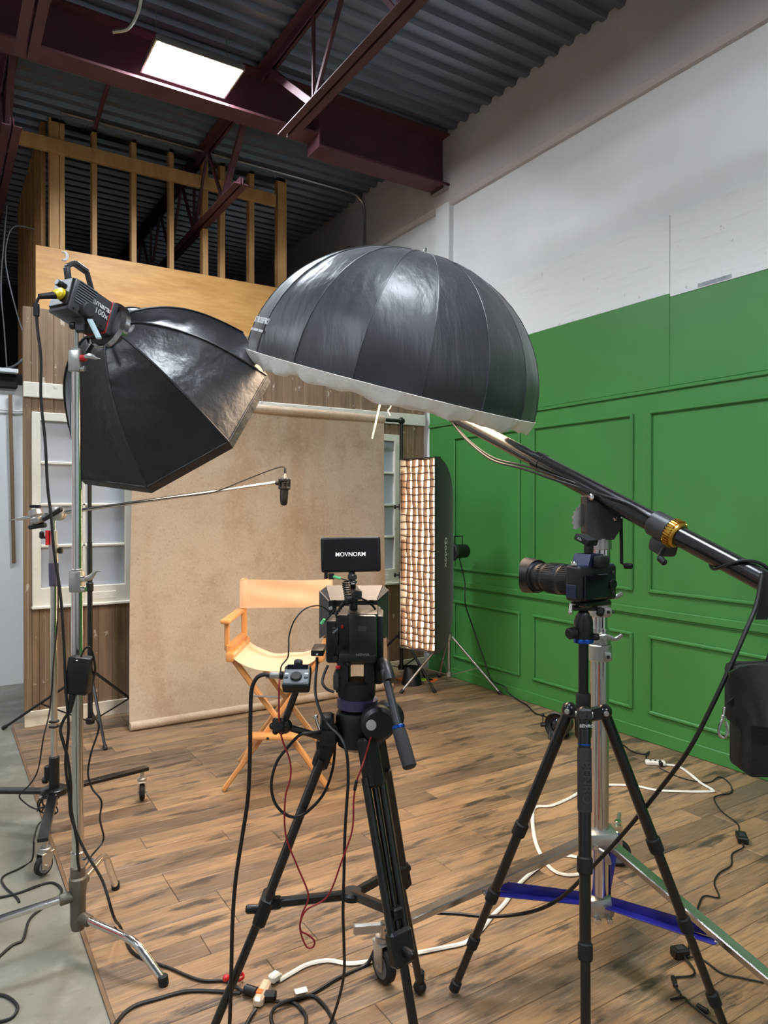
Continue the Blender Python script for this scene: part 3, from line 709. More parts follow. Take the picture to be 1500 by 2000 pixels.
# gear head (tilt box)
gh_ = thing('boom_gear_head', 'black cast gear box with crank between boom pole and stand top', 'gear head', V(BP.x, BP.y, 1.43))
b = MB(CF(V(BP.x, BP.y, 0))); bx = (1175-1165)/FPX*2.41
b.prism([(-.055,1.585),(.058,1.525),(.058,1.475),(.035,1.44),(-.035,1.44),(-.055,1.465)], Matrix(((1,0,0,.012),(0,0,1,0),(0,1,0,0),(0,0,0,1))), .075); b.build('casing', mat('cast_black', (44,42,44), .55, bump=.2, bscale=60), gh_)
MB(CF(V(BP.x, BP.y, 0))).lathe([(.032,0),(.022,-.035),(.022,-.05)], (.0,0,1.445), Z, 18).build('neck', MATS['cast_black'], gh_)
b = MB(CF(V(BP.x, BP.y, 0))); poly = [(0,0)]; 
for i in range(15): a = math.radians(100+i*8); rr_ = .066 if i % 2 else .06; poly.append((rr_*math.cos(a)+.0, rr_*math.sin(a)))
b.prism(poly, Matrix(((1,0,0,-.016),(0,0,1,.012),(0,1,0,1.505),(0,0,0,1))), .006); b.build('sector_gear', STEEL, gh_)
MB(CF(V(BP.x, BP.y, 0))).rcyl((-.03,-.05,1.583), (-.03,.05,1.583), .011, 12).build('pivot_bolt', CHROME, gh_)
MB(CF(V(BP.x, BP.y, 0))).rcyl((.052,-.042,1.51), (.052,.042,1.51), .007, 10).build('side_bolt', CHROME, gh_)
MB(CF(V(BP.x, BP.y, 0))).tube([(.05,-.01,1.512), (.077,-.02,1.512), (.079,-.02,1.36), (.1,-.03,1.352)], .006, 8).build('crank_arm', BLKM, gh_)
MB(CF(V(BP.x, BP.y, 0))).rcyl((.085,-.022,1.352), (.112,-.034,1.352), .010, 12).build('crank_grip', BLKR, gh_)
# stand
sx = P(.733, 2.415, 0); sx = V(BP.x, BP.y, 0) + R*.012
st = thing('boom_stand', 'heavy chrome wheeled stand with blue braces carrying the boom arm', 'light stand', sx)
def vcyl(z0, z1, r, nm, m, n=22): return MB().cyl(sx+Z*z0, sx+Z*z1, r, n=n).build(nm, m, st)
vcyl(.17, 1.14, .031, 'column', CHROME); vcyl(1.10, 1.27, .0255, 'middle_riser', CHROME); vcyl(1.20, 1.445, .036, 'upper_riser', CHROME)
for z0, z1, r, nm in ((1.03, 1.085, .040, 'collar'), (1.085, 1.115, .036, 'collar'), (1.18, 1.235, .038, 'collar'), (1.405, 1.446, .0385, 'collar'), (1.29, 1.32, .039, 'collar')):
    MB().rcyl(sx+Z*z0, sx+Z*z1, r, 22, .003).build(nm, ALU, st)
for zk in (1.115, 1.255):
    b = MB(); b.tube(spline([sx+Z*zk-F*.045-R*.02, sx+Z*(zk+.004)-F*.05+R*.01, sx+Z*(zk-.006)-F*.05+R*.035, sx+Z*(zk+.008)-F*.05+R*.06], 4), .0075, 8, flat=.6); b.rcyl(sx+Z*zk-F*.03, sx+Z*zk-F*.055, .01, 10, .002); b.build('tee_handle', ALU, st)
for zk in (1.05, 1.2):
    b = MB(); b.box(sx+Z*zk-F*.038+R*.014, (.026,.02,.03), frame((0,0,0), R, F, Z).to_3x3(), .006, 2); b.build('clamp_lug', ALU, st)
    MB().rcyl(sx+Z*zk-F*.046+R*.014, sx+Z*zk-F*.05+R*.014, .006, 10, .001).build('clamp_bolt', BLKM, st)
MB().cyl(sx-F*.0335-R*.012+Z*.5, sx-F*.0335-R*.012+Z*1.02, .0015, n=4).build('red_reflection_line', RED, st)  # red reflection in the chrome, modelled as a thin coloured strip
zu, zl = .43, .20
MB().box(sx+Z*zu, (.11,.11,.06), frame((0,0,0), R, F, Z).to_3x3(), .018, 2).build('upper_spider', ALU, st)
MB().box(sx+Z*zl, (.09,.09,.07), frame((0,0,0), R, F, Z).to_3x3(), .02, 2).build('lower_spider', ALU, st)
for s in (-1, 1):
    MB().rcyl(sx+Z*(zu-.01)-F*.05+R*s*.03, sx+Z*(zu-.01)-F*.066+R*s*.03, .010, 8, .002).build('bolt', CHROME, st)
    MB().rcyl(sx+Z*(zl-.03)-F*.04+R*s*.02, sx+Z*(zl-.03)-F*.06+R*s*.02, .011, 8, .002).build('bolt', CHROME, st)
b = MB(); b.tube(spline([sx+Z*(zu-.02)-F*.06-R*.02, sx+Z*(zu-.03)-F*.075, sx+Z*(zu-.06)-F*.07+R*.012], 4), .009, 8, flat=.6); b.build('spider_handle', ALU, st)
def caster(parent, c, zt, ax, rad=.05, wd=.03, fork=ALU):
    """swivel caster under a leg end: c floor contact, zt top of the stem"""
    c = V(c.x, c.y, 0); ax = ax.normalized(); fw = V(-ax.y, ax.x, 0); h = c+Z*rad
    w_ = MB().lathe([(rad*.72,-wd/2),(rad-.006,-wd/2),(rad,-wd/2+.006),(rad,wd/2-.006),(rad-.006,wd/2),(rad*.72,wd/2)], h, ax, 24).build('wheel', BLKR, parent)
    MB().lathe([(rad*.7,-wd/2-.001),(rad*.7,wd/2+.001)], h, ax, 20).build('hub', GREY, w_)
    f = MB(); ctr = h+fw*.02
    for s in (-1, 1):
        a = ax*s*(wd/2+.005)
        f.prism([(-.022,-.008),(.0,-.016),(.022,.0),(.036,rad*1.25),(-.02,rad*1.25)], frame(h+a, fw, Z, ax*s), .004)
    f.box(h+fw*.01+Z*(rad*1.25), (wd+.016, .06, .006), frame((0,0,0), ax, fw, Z).to_3x3(), .002)
    f.rcyl(h+fw*.01+Z*rad*1.25, h+fw*.01+Z*(rad*1.25+.02), .024, 18, .003)
    f.cyl(h-ax*(wd/2+.012), h+ax*(wd/2+.012), .006, n=8)
    f.cyl(h+fw*.01+Z*rad*1.25, V(h.x, h.y, zt)+fw*.01, .01, n=10)
    f.build('caster_fork', fork, parent)
lf_ = [P(0.0, 2.31, 0), P(1.010, 3.06, 0), P(1.20, 1.80, 0)]
for i, f in enumerate(lf_):
    d = f-sx; d.z = 0; L = d.length; d.normalize()
    e = sx+d*(L-.0)+Z*.165; j = sx+d*.045+Z*(zu-.012)
    lg = MB().bar(j, e, .022, .042, d.cross(Z), .003).build('leg', mat('polished_flat_steel', (190,186,178), .22, metal=1, rvar=.08), st)
    MB().bar(e-d*.06+Z*.012, e+d*.10+Z*.012, .035, .016, d.cross(Z), .005).build('toe_lever', ALU, lg)
    MB().rcyl(e-Z*.02, e+Z*.03, .016, 14).build('stem_nut', CHROME, lg)
    caster(st, f, .15, (R*.8+F*.5) if i == 0 else (R*.3+F*.9), .056, .032)
    k = j.lerp(e, .52); n = V(-d.y, d.x, 0)
    br = MB()
    for s in (-1, 1): br.bar(sx+d*.045+Z*(zl+.012)+n*s*.014, k-Z*.008+n*s*.022, .004, .034, n, .001)
    br.bar(sx+d*.045+Z*(zl+.024), k+Z*.006, .032, .004, Z.cross(d).cross(d), .001) if False else None
    br.build('blue_brace', BLUE, st)
    MB().bar(sx+d*.05+Z*(zl+.027), k.lerp(sx+d*.045+Z*zl, .12)+Z*.012, .03, .003, n).build('brace_web', BLUE, st)
    b = MB(); b.rcyl(k-Z*.008-n*.03, k-Z*.008+n*.03, .008, 10, .002); b.build('brace_bolt', CHROME, st)
lv = sx+R*.03+F*.06
b = MB(); b.box(lv+Z*(zu+.035), (.03,.03,.08), frame((0,0,0), R, F, Z).to_3x3(), .006); b.bar(lv+Z*(zu+.05), lv+Z*(zu+.135)+R*.006, .018, .010, R, .003); b.build('lock_lever', ALU, st)
MB().cyl(sx+R*.036+Z*.2, sx+R*.036+Z*.4, .004, n=6).build('blue_rod', BLUE, st)

# boom cables
cable('boom_cable', [at(866,806,3.05), at(885,828,3.0), at(912,860,2.9), at(960,898,2.75), at(1020,915,2.62), at(1080,936,2.5), at(1140,955,2.42), at(1180,968,2.33), at(1230,985,2.26), at(1270,1010,2.2)], .0045, BLKC, 'black power cable drooping below the boom from umbrella to gear head')
cable('boom_cable', [at(868,803,3.06), at(890,832,3.0), at(920,864,2.9), at(965,895,2.76), at(1025,910,2.63), at(1085,930,2.5), at(1145,952,2.42)], .004, BLKC, 'thinner twin cable drooping beside the boom power cable')
wrap = []
for i in range(0, 60):
    s = .43+i/60*.48; an = i/60*2*math.pi*2.0+2.6
    wrap.append(bo(s)+(gx*math.cos(an)+gy*math.sin(an))*.0375)
MB().tube(spline(wrap, 2), .005).solo('boom_cable', BLKC, 'black cable coiled around the lower end of the boom pole', 'cable')
bc = [at(1489,1120,1.9), at(1478,1180,1.88), at(1460,1225,1.86), at(1432,1290,1.85), at(1390,1380,1.86), at(1345,1465,1.9), at(1290,1540,2.0), at(1220,1625,2.12), at(1160,1690,2.2), at(1100,1750,2.28), at(1040,1780,2.36), at(960,1790,2.42), at(880,1784,2.44), at(810,1785,2.45), at(770,1812,2.40), at(735,1850,2.4), fl(715,1884,.006), fl(660,1910,.006), fl(600,1945,.006), fl(545,1957,.010)]
cable('mains_cable', bc, .0062, BLKC, 'thick black power cord sweeping from the boom end down across the stand legs', 'cable', 8)

# sandbag hanging from the boom end
sg = thing('sandbag', 'black vinyl sandbag hanging at the right edge from the boom end', 'sandbag', at(1480, 1510, 1.86))
M_VINYL = mat('black_vinyl', (18,18,20), .28, var=.2, bump=.3, bscale=12, coat=.2)
M_CORD = mat('black_cordura', (22,22,23), .75, var=.2, bump=.3, bscale=300)
def bagf(u, v):
    x = 1422 + 150*u; y = 1312 + (1420-1312)*v
    wob = 12*math.sin(u*4.2)*(1-v) + 6*math.sin(u*9)
    return at(x + 26*v*(1-u) , y - wob*.6 + (-14*u if v < .5 else 0), 1.80 - .035*math.sin(math.pi*min(1, u*1.2))*(.3+v))
MB().grid(bagf, 16, 10, .012).build('flap', M_VINYL, sg, 60)
b = MB(); b.pbox(1466, 1405, 1580, 1522, 1.80, 1.92, .012); b.build('pouch', M_CORD, sg)
b = MB(); b.pbox(1436, 1300, 1570, 1422, 1.825, 1.90, .02); b.build('saddle', M_CORD, sg)
b = MB(); b.grid(lambda u, v: at(1488+u*14-14*v**2+ (10*u*v), 1118+v*92, 1.90-.01*v), 3, 8, .003); b.build('strap', M_CORD, sg)
for k_ in (-1, 1):
    p_a = at(1508+k_*6, 1308, 1.862); p_b = bo(.80)-cd*.033+F*(.002*k_); p_s = bo(.80)+R*(.036*k_)
    b = MB(); b.tube(spline([p_a, p_a.lerp(p_s, .6), p_s, p_b], 5), .004, 8, flat=4.0); b.build('hanging_strap', M_CORD, sg)
b = MB(); b.grid(lambda u, v: at(1440-u*22, 1358+20*v+u*(1-v)*16, 1.8), 4, 3, .004); b.build('tether', M_CORD, sg)
hk = lambda x, y: at(x, y, 1.79)
b = MB(); b.rcyl(hk(1415,1380), hk(1413,1396), .0035, 8, .001); b.rcyl(hk(1413,1396), hk(1412,1404), .005, 10, .001); b.build('swivel', CHROME, sg)
b = MB(); b.tube(spline([hk(1412,1404), hk(1406,1416), hk(1404,1432), hk(1411,1440), hk(1419,1436), hk(1421,1422), hk(1417,1408)], 4), .0038, 8); b.build('snap_hook', CHROME, sg)

# ================================================================== OCTABOX + LED lamp on chrome stand
cs = P(-1.073, 2.48, 0)
rc = at(214, 643, 2.62); vo = (at(320, 795, 2.8)-EYE).normalized(); ro = Z.cross(vo).normalized()*-1
if ro.dot(R) < 0: ro = -ro
uo = ro.cross(vo).normalized()
if uo.z < 0: uo = -uo
ON = (ro*.50 - uo*.66 + vo*.56).normalized(); OR, OL = .452, .39; oc = rc+ON*OL
mj = (ro*.80 + uo*.60).normalized(); mj = (mj - ON*mj.dot(ON)).normalized(); mn = ON.cross(mj).normalized()
if mn.dot(uo) > 0: mn = -mn       # mn points down-right in view
ob = thing('octabox', 'black octagonal softbox seen from behind, hanging off the LED lamp', 'softbox', oc)
def od(px, py): return V(px-320, 806-py)
# phase: direction of the corner seen at upper right
def ppx(p): q = p-EYE; return V(750+FPX*q.dot(R)/q.dot(FP), 1000-FPX*q.dot(UP)/q.dot(FP))
PH = min((math.radians(k*.5) for k in range(90)), key=lambda a: min((ppx(oc+(mj*math.cos(a+math.pi/4*q)+mn*math.sin(a+math.pi/4*q))*OR)-V(536,735)).length for q in range(8)))
def orib(ang, t):          # t 0 at speed ring, 1 at front rim
    bl = math.sin(math.pi*t**.8)*.055
    r = .085 + (OR-.085)*t + bl*.75; h = -OL*(1-t) - bl*.65
    return oc + ON*h + (mj*math.cos(ang)+mn*math.sin(ang))*r
M_OCT = mat('octabox_black_nylon', (27,28,32), .4, var=.15, vscale=6, bump=1.0, bscale=10, spec=.6, rvar=.1)
for g_ in range(8):
    a0 = PH+math.pi/4*g_; a1 = a0+math.pi/4
    def of(u, v, a0=a0, a1=a1, g_=g_):
        A = orib(a0, v); B = orib(a1, v); q = A.lerp(B, u)
        s = math.sin(math.pi*u)
        return q - (q-oc-ON*-.2).normalized()*(.012*s*math.sin(math.pi*v)) + ON*(.004*math.sin(v*30+u*5+g_)*s*math.sin(math.pi*v))
    MB().grid(of, 10, 18, .003).build('shell_panel', M_OCT, ob, 60)
    MB().tube([orib(a0, i/16)+(orib(a0, i/16)-oc).normalized()*.002 for i in range(17)], .0045, 6).build('rib_seam', M_OCT, ob)
    A = orib(a0, 1); B = orib(a1, 1)
    b = MB(); b.grid(lambda u, v: A.lerp(B, u)+ON*(.035*v)+(A.lerp(B,u)-oc).normalized()*.002, 2, 1, .003); b.build('front_lip', M_OCT, ob)
    MB().tube([A, B], .004, 6).build('rim_piping', M_OCT, ob)
M_ODIF = mat('octabox_diffuser', (255,250,240), .7, var=0, emit=(255,236,214), es=OCTA_E)
MB().prism([((orib(PH+math.pi/4*k, 1)-oc).dot(mj)*.985, (orib(PH+math.pi/4*k, 1)-oc).dot(mn)*.985) for k in range(8)], frame(oc+ON*.005, mj, mn, ON if mj.cross(mn).dot(ON) > 0 else -ON), .002).build('diffuser', M_ODIF, ob)
# lamp
OAX = ON; ON = (ro*.68 - uo*.38 + vo*.63).normalized()
lm = thing('led_lamp', 'grey LED studio lamp with handle and yellow power plug behind the octabox', 'lamp', rc-ON*.1-Z*.1)
lh_ = (ON - Z*ON.z); lh_.normalize(); ls = V(lh_.y, -lh_.x, 0)       # side facing camera
if ls.dot(F) > 0: ls = -ls
lu = ls.cross(ON).normalized()
if lu.z < 0: lu = -lu
LM = frame(rc, ON*.78, ls, lu)    # x forward along lamp, y to camera side, z up
M_LAMP = mat('lamp_grey', (70,71,75), .4, metal=.35, var=.1)
MB(LM).lathe([(.088,-.035),(.1,-.02),(.1,.006),(.092,.02)], (0,0,0), (1,0,0), 32, cap=False).build('speed_ring', CHROME, lm)
MB(LM).lathe([(.1,-.012),(.055,-.04)], (0,0,0), (1,0,0), 32).build('ring_plate', DGREY, lm)
bw, bh = .104, .122
MB(LM).box((-.155,0,.012), (.24,bw,bh), None, .008, 2).build('body', M_LAMP, lm)
MB(LM).box((-.05,0,.012), (.035,bw+.006,bh+.006), None, .006, 2).build('front_collar', M_LAMP, lm)
MB(LM).box((-.069,0,.012), (.002,bw+.007,bh+.007)).build('red_stripe', RED, lm)
for i in range(9): MB(LM).box((-.205+.0,bw/2+.0012,.066-i*.0095+.002), (.10,.004,.003)).build('cooling_fin', mat('light_fin', (150,154,160), .4, metal=.5), lm)
for i in range(5): MB(LM).box((-.225, -.03+i*.014, bh/2+.0135), (.08,.006,.004)).build('top_fin', MATS['light_fin'], lm)
for i in range(6):
    MB(LM).box((-.25+i*.03, bw/2+.0006, -.036), (.011,.002,.006)).build('vent_slot', BLK, lm)
b = MB(LM); b.bar((-.262,0,.07), (-.29,0,.115), .026, .016, None, .003); b.bar((-.29,0,.115), (-.262,0,.145), .026, .016, None, .003); b.bar((-.262,0,.145), (-.19,0,.145), .026, .016, None, .003); b.bar((-.19,0,.145), (-.12,0,.07), .022, .012, None, .003); b.build('carry_handle', DGREY, lm)
MB(LM).box((-.278,0,.018), (.012,bw-.012,bh-.02), None, .003).build('rear_panel', BLK, lm)
MB(LM).rcyl((-.28,-.012,.05), (-.305,-.012,.05), .012, 14, .002).build('dial', DGREY, lm)
pr = LM @ V(-.285,.012,.005)
MB().rcyl(pr, pr-ON*.014+ls*0, .021, 14, .002).build('yellow_socket', YEL, lm)
pe = at(77, 579, 2.36)
b = MB(); b.rcyl(pr-ON*.012, pr.lerp(pe,.35), .015, 12, .002); b.build('yellow_plug', YEL, lm)
MB().tube(spline([pr.lerp(pe,.25), pr.lerp(pe,.6), pe], 4), lambda t: .013-.004*t, 10).build('plug_sleeve', BLKR, lm)
tx = (ON - ls*ON.dot(ls)).normalized()
text('lettering', 'amaran', .030, LM @ frame((-.105,bw/2+.0016,.03), (1,0,0), (0,0,1), (0,1,0)) if False else frame(LM @ V(-.112,bw/2+.0012,.034), ON, lu, ls), LETTER, lm, bold=.0004)
text('lettering', '100x', .030, frame(LM @ V(-.112,bw/2+.0012,.006), ON, lu, ls), LETTER, lm)
top = cs+Z*(at(141, 690, cs.dot(F)).z)
b = MB(); yk = LM @ V(-.16,0,-.05)
b.box(top+Z*.115+R*.018, (.034,.034,.085), frame((0,0,0), R, F, Z).to_3x3(), .004); b.build('mount_post', DGREY, lm)
MB().rcyl(top+Z*.145+R*.018-ls*-.02, top+Z*.145+R*.018+ls*.045, .026, 16).build('tilt_joint', DGREY, lm)
MB().bar(top+Z*.15+R*.018, yk, .03, .03, None, .004).build('yoke', DGREY, lm)
MB().bar(top+Z*.115+R*.026+ls*.03, top+Z*.045+R*.06+ls*.03, .024, .010, ls, .004).build('tilt_lever', mat('pale_lever', (170,190,194), .4), lm)
MB().rcyl(top+Z*.095, top+Z*.095-R*.022, .013, 10).build('lock_knob', BLK, lm)
# chrome C-stand
ct = thing('chrome_stand', 'chrome stand with bent tube legs carrying the octabox lamp', 'light stand', cs)
zt = top.z
MB().cyl(cs+Z*.28, cs+Z*(at(145,1140,2.48).z), .0195, n=20).build('lower_column', CHROME, ct)
zm = at(145,1130,2.48).z
MB().cyl(cs+Z*zm, cs+Z*(zt-.03), .0165, n=20).build('upper_column', CHROME, ct)
MB().cyl(cs+Z*(zt-.02), cs+Z*(zt+.08), .008, n=12).build('spigot', CHROME, ct)
def grip(z, nm='grip_collar', sgn=1):
    b = MB(); b.box(cs+Z*z, (.042,.044,.075), frame((0,0,0), R, F, Z).to_3x3(), .006, 2); b.rcyl(cs+Z*(z+.03), cs+Z*(z+.045), .02, 18, .002); b.build(nm, ALU, ct)
    b = MB(); b.rcyl(cs+Z*(z+.01)+R*.02-F*.012, cs+Z*(z+.01)+R*.04-F*.014, .011, 12, .002); b.build('handle_boss', RED if sgn > 0 else CHROME, ct)
    b = MB(); b.tube(spline([cs+Z*(z+.012)+R*.036-F*.02, cs+Z*(z+.016)+R*.055-F*.02, cs+Z*(z+.012+(.025 if sgn < 0 else -.004))+R*.075-F*.02, cs+Z*(z+.006+(.03 if sgn < 0 else 0))+R*.092-F*.02], 4), lambda t: .006+.004*math.sin(t*5), 8, flat=.7); b.build('tee_handle', ALU, ct)
    MB().rcyl(cs+Z*(z-.026)+R*.02-F*.01, cs+Z*(z-.026)+R*.036-F*.012, .011, 12, .002).build('hex_bolt', CHROME, ct)
grip(zt-.03); grip(zm-.01, sgn=-1)
zh = at(145,1750,2.48).z
MB().lathe([(.022,-.12),(.026,-.1),(.026,.0),(.03,.03),(.03,.06),(.025,.066),(.025,.1),(.021,.105)], cs+Z*zh, Z, 22).build('hub', IRON, ct)
MB().rcyl(cs+Z*(zh+.1), cs+Z*(zh+.155), .0235, 20, .003).build('hub_collar', CHROME, ct)
b = MB(); b.tube([cs+Z*(zh+.13)+R*.02-F*.01, cs+Z*(zh+.134)+R*.04-F*.012, cs+Z*(zh+.126)+R*.062-F*.012], .006, 8, flat=.6); b.build('wing_screw', CHROME, ct)
for f, zo in ((P(-.713, 2.29, 0), -.075), (P(-1.088, 2.87, 0), .03), (P(-1.44, 2.25, 0), .0)):
    d = f-cs; d.z = 0; L = d.length; d.normalize(); z0 = zh+zo
    MB().rcyl(cs+d*.015+Z*z0, cs+d*.06+Z*(z0-.004), .0195, 14, .003).build('leg_socket', IRON, ct)
    ep = cs+d*L+Z*.012
    zk_ = max(z0-.01, .15)
    lg = MB().tube(spline([cs+d*.05+Z*z0, cs+d*(L*.35)+Z*(z0*.97), cs+d*(L*.58)+Z*(z0*.93), cs+d*(L*.70)+Z*(z0*.84), cs+d*(L*.78)+Z*(z0*.66), cs+d*(L*.84)+Z*(z0*.46+.006), ep], 6), .0135, 14).build('leg', CHROME, ct)
    MB().rcyl(ep+Z*.02-d*.006, V(ep.x, ep.y, .0), .0165, 12).build('rubber_foot', BLKR, lg)
# lamp power cable + inline switch + power brick on the stand
q = 2.38
cable('lamp_cable', [at(77,580,2.36), at(72,590,2.36), at(71,615,2.36), at(74,650,2.36), at(80,700,2.36), at(80,780,2.36), at(88,860,2.36), at(93,950,2.36), at(100,1010,2.36), at(106,1080,2.36), at(118,1160,2.36), at(125,1260,2.37), at(128,1340,2.37), at(134,1420,2.38), at(128,1490,2.4), at(135,1550,2.4), at(140,1600,2.4), at(165,1660,2.4), at(200,1720,2.38), at(222,1790,2.36), fl(236,1812,.02), fl(262,1862,.006), fl(330,1890,.006), fl(390,1914,.006), fl(440,1916,.006), fl(465,1930,.006), fl(482,1941,.008)], .0048, BLKC, 'black cable running from the LED lamp down the chrome stand to the floor', 'cable', 6)
MB().box(at(71,605,2.36), (.017,.016,.045), frame((0,0,0), R, F, Z).to_3x3(), .003).solo('inline_switch', BLK, 'small black inline switch box hanging below the yellow lamp plug', 'switch')
pb = thing('power_brick', 'black power adapter brick strapped to the chrome stand', 'power adapter', at(152,1360,2.4))
tl = frame((0,0,0), (R*.98+F*.1-Z*.0).normalized(), F, Z).to_3x3() @ Matrix.Rotation(math.radians(7), 3, 'Y')
MB().box(at(156,1318,2.40), (.074,.05,.125), tl, .006, 2).build('case', BLK, pb)
MB().box(at(150,1290,2.37), (.004,.002,.002), tl).build('indicator', SCRL, pb)
MB().tube(spline([at(142,1356,2.38), at(139,1375,2.38), at(136,1392,2.38)], 4), lambda t: .012-.006*t, 10).build('plug', BLKR, pb)
cable('brick_cable', [at(136,1390,2.38), at(125,1405,2.38), at(118,1425,2.38), at(123,1448,2.38), at(132,1480,2.39), at(138,1530,2.4), at(139,1580,2.41), at(150,1640,2.42), at(152,1680,2.44), at(158,1715,2.5)], .0052, BLKC, 'thick black mains lead hanging from the power brick')
cable('brick_cable', [at(158,1283,2.38), at(165,1268,2.38), at(175,1264,2.38), at(182,1280,2.4), at(186,1310,2.42), at(178,1350,2.5), at(180,1390,2.5), at(193,1420,2.5), at(178,1470,2.5), at(172,1510,2.5), at(180,1540,2.5), at(198,1565,2.5), at(195,1600,2.55), at(202,1640,2.6), at(180,1670,2.6), fl(168,1690,.006)], .0035, BLKC, 'thin wavy black lead looping from the power brick down to the floor')
cable('floor_cable', [fl(-40,1905,-.003), fl(20,1849,-.003), fl(45,1835,-.003), fl(58,1795,-.003), fl(90,1768,-.003), fl(120,1745,-.003), fl(112,1728,-.003), fl(90,1725,-.003), fl(30,1746,-.003), fl(-30,1758,-.003)], .005, BLKC, 'black cable looping on the concrete under the chrome stand leg')
cable('floor_cable', [fl(-30,1942,-.003), fl(10,1945,-.003), fl(34,1965,-.003), fl(22,1988,-.003), fl(-20,2000,-.003)], .005, BLKC, 'black cable loop on the concrete at the bottom left corner')
cable('floor_cable', [fl(38,1762,-.003), fl(32,1752,-.003), fl(8,1730,-.003), fl(6,1712,-.003), fl(40,1695,-.003), fl(62,1680,.0), at(66,1650,3.0), at(66,1640,3.02), at(75,1610,3.2), at(92,1598,3.3), at(100,1575,3.32)], .004, BLKC, 'grey-black cable from the wheeled mic stand curling onto the concrete')

# ================================================================== wheeled mic stand with boom and microphone
ms = P(-1.583, 3.40, 0)
mt = thing('wheeled_stand', 'chrome and black wheeled stand carrying the microphone boom', 'stand', ms)
mz = lambda y: at(105, y, 3.4).z
MB().cyl(ms+Z*.12, ms+Z*mz(1140), .0155, n=16).build('lower_column', CHROME, mt)
MB().rcyl(ms+Z*mz(1562), ms+Z*mz(1478), .024, 16).build('base_sleeve', BLK, mt)
b = MB(); b.box(ms+Z*mz(1510)-R*.03, (.03,.03,.07), frame((0,0,0), R, F, Z).to_3x3(), .006); b.rcyl(ms+Z*mz(1525)-R*.03, ms+Z*mz(1525)-R*.055, .016, 12); b.build('base_clamp', BLK, mt)
MB().lathe([(.017,0),(.02,.003),(.022,.1),(.021,.11)], ms+Z*mz(1145), Z, 18).build('violet_sleeve', VELV, mt)
MB().rcyl(ms+Z*mz(1100), ms+Z*mz(1064), .0215, 16, .002).build('collar', ALU, mt)
MB().rcyl(ms+Z*mz(1066), ms+Z*mz(1036), .0175, 16, .002).build('upper_collar', ALU, mt)
MB().cyl(ms+Z*mz(1040), ms+Z*mz(1010), .009, n=12).build('spigot', CHROME, mt)
b = MB(); b.box(ms+Z*mz(1050)-R*.022-F*.01, (.012,.03,.07), frame((0,0,0), R, F, Z).to_3x3(), .002); b.build('red_lever', RED, mt)
b = MB(); b.rcyl(ms+Z*mz(1050)-R*.03, ms+Z*mz(1049)-R*.05, .007, 8, .001); b.box(ms+Z*mz(1045)-R*.056, (.022,.02,.035), frame((0,0,0), R, F, Z).to_3x3(), .006); b.build('wing_knob', BLK, mt)
b = MB(); b.box(ms+Z*mz(1075)+R*.034, (.02,.02,.03), frame((0,0,0), R, F, Z).to_3x3(), .004); b.build('side_knob', BLK, mt)
for zc in (mz(1412), mz(1422)):
    MB().lathe([(.017,0),(.024,.003),(.024,.008),(.017,.011)], ms+Z*zc, Z, 16).build('cable_tie', BLKR, mt)
for f, ax in ((P(-1.281, 3.75, 0), R*.9+F*.3), (P(-1.434, 2.98, 0), R*.8-F*.4), (P(-2.04, 3.47, 0), R)):
    d = f-ms; d.z = 0; L = d.length; d.normalize()
    MB().bar(ms+d*.02+Z*.185, ms+d*(L+.03)+Z*.160, .020, .044, d.cross(Z), .003).build('leg', BLKM, mt)
    caster(mt, f, .15, ax, .042, .026)
MB().lathe([(.05,0),(.06,.005),(.06,.03),(.05,.035)], ms+Z*.17, Z, 20).build('leg_spider', BLKM, mt)
for s in (-1, 0, 1): MB().rcyl(ms+Z*.185-F*.055+R*s*.035, ms+Z*.185-F*.068+R*s*.035, .009, 8, .002).build('bolt', CHROME, mt)
tang = []
for i in range(26):
    a = i*.9; tang.append(ms+Z*(.15+.04*math.sin(a*1.3))-F*(.07+.012*math.sin(i))+R*(.045*math.cos(a)+.01*math.sin(i*2.2)))
cable('tangled_cable', tang, .0035, BLKC, 'tangled bundle of thin black wire at the wheeled stand base')
cable('stand_cable', [ms+Z*mz(1100)+R*.03-F*.02, ms+Z*mz(1200)+R*.03-F*.022, ms+Z*mz(1290)+R*.01-F*.025, ms+Z*mz(1380)-R*.005-F*.03, at(85,1440,3.33), at(75,1500,3.32), at(60,1530,3.3), at(40,1550,3.28), at(42,1562,3.28), at(70,1580,3.28), at(95,1570,3.3)], .0035, BLKC, 'thin black wire dropping along the wheeled stand column')
# boom
b0, b1 = at(18, 1016, 3.36), at(540, 943, 3.36)
mb_ = thing('mic_boom', 'slim chrome boom rod reaching from the wheeled stand to the microphone', 'boom rod', ms+Z*mz(1000))
MB().cyl(b0.lerp(b1,.03), b1, .0085, n=12).build('rod', CHROME, mb_); MB().cyl(b0, b0.lerp(b1,.035), .003, n=8).build('rod_tip', STEEL, mb_)
gp = thing('grip_head', 'pair of chrome grip heads with black handles clamping the mic boom', 'grip head', ms+Z*mz(1030))
h1 = b0.lerp(b1, (72-18)/522); h2 = b0.lerp(b1, (112-18)/522)
MB().lathe([(.022,-.036),(.03,-.03),(.032,-.008),(.026,0),(.032,.008),(.03,.03),(.022,.036)], h1, (Z*.95+R*-.25), 22).build('grip_disc', ALU, gp)
MB().bar(h1-Z*.052-R*.04, h1-Z*.04+R*.045, .022, .024, None, .006).build('tee_handle', BLK, gp)
MB().bar(h1+Z*.048-R*.035, h1+Z*.046+R*.02, .018, .016, None, .005).build('tee_handle', BLK, gp)
MB().lathe([(.024,-.03),(.034,-.024),(.034,-.004),(.028,0),(.034,.004),(.034,.024),(.024,.03)], h2+Z*.0, F, 22).build('grip_disc', ALU, gp)
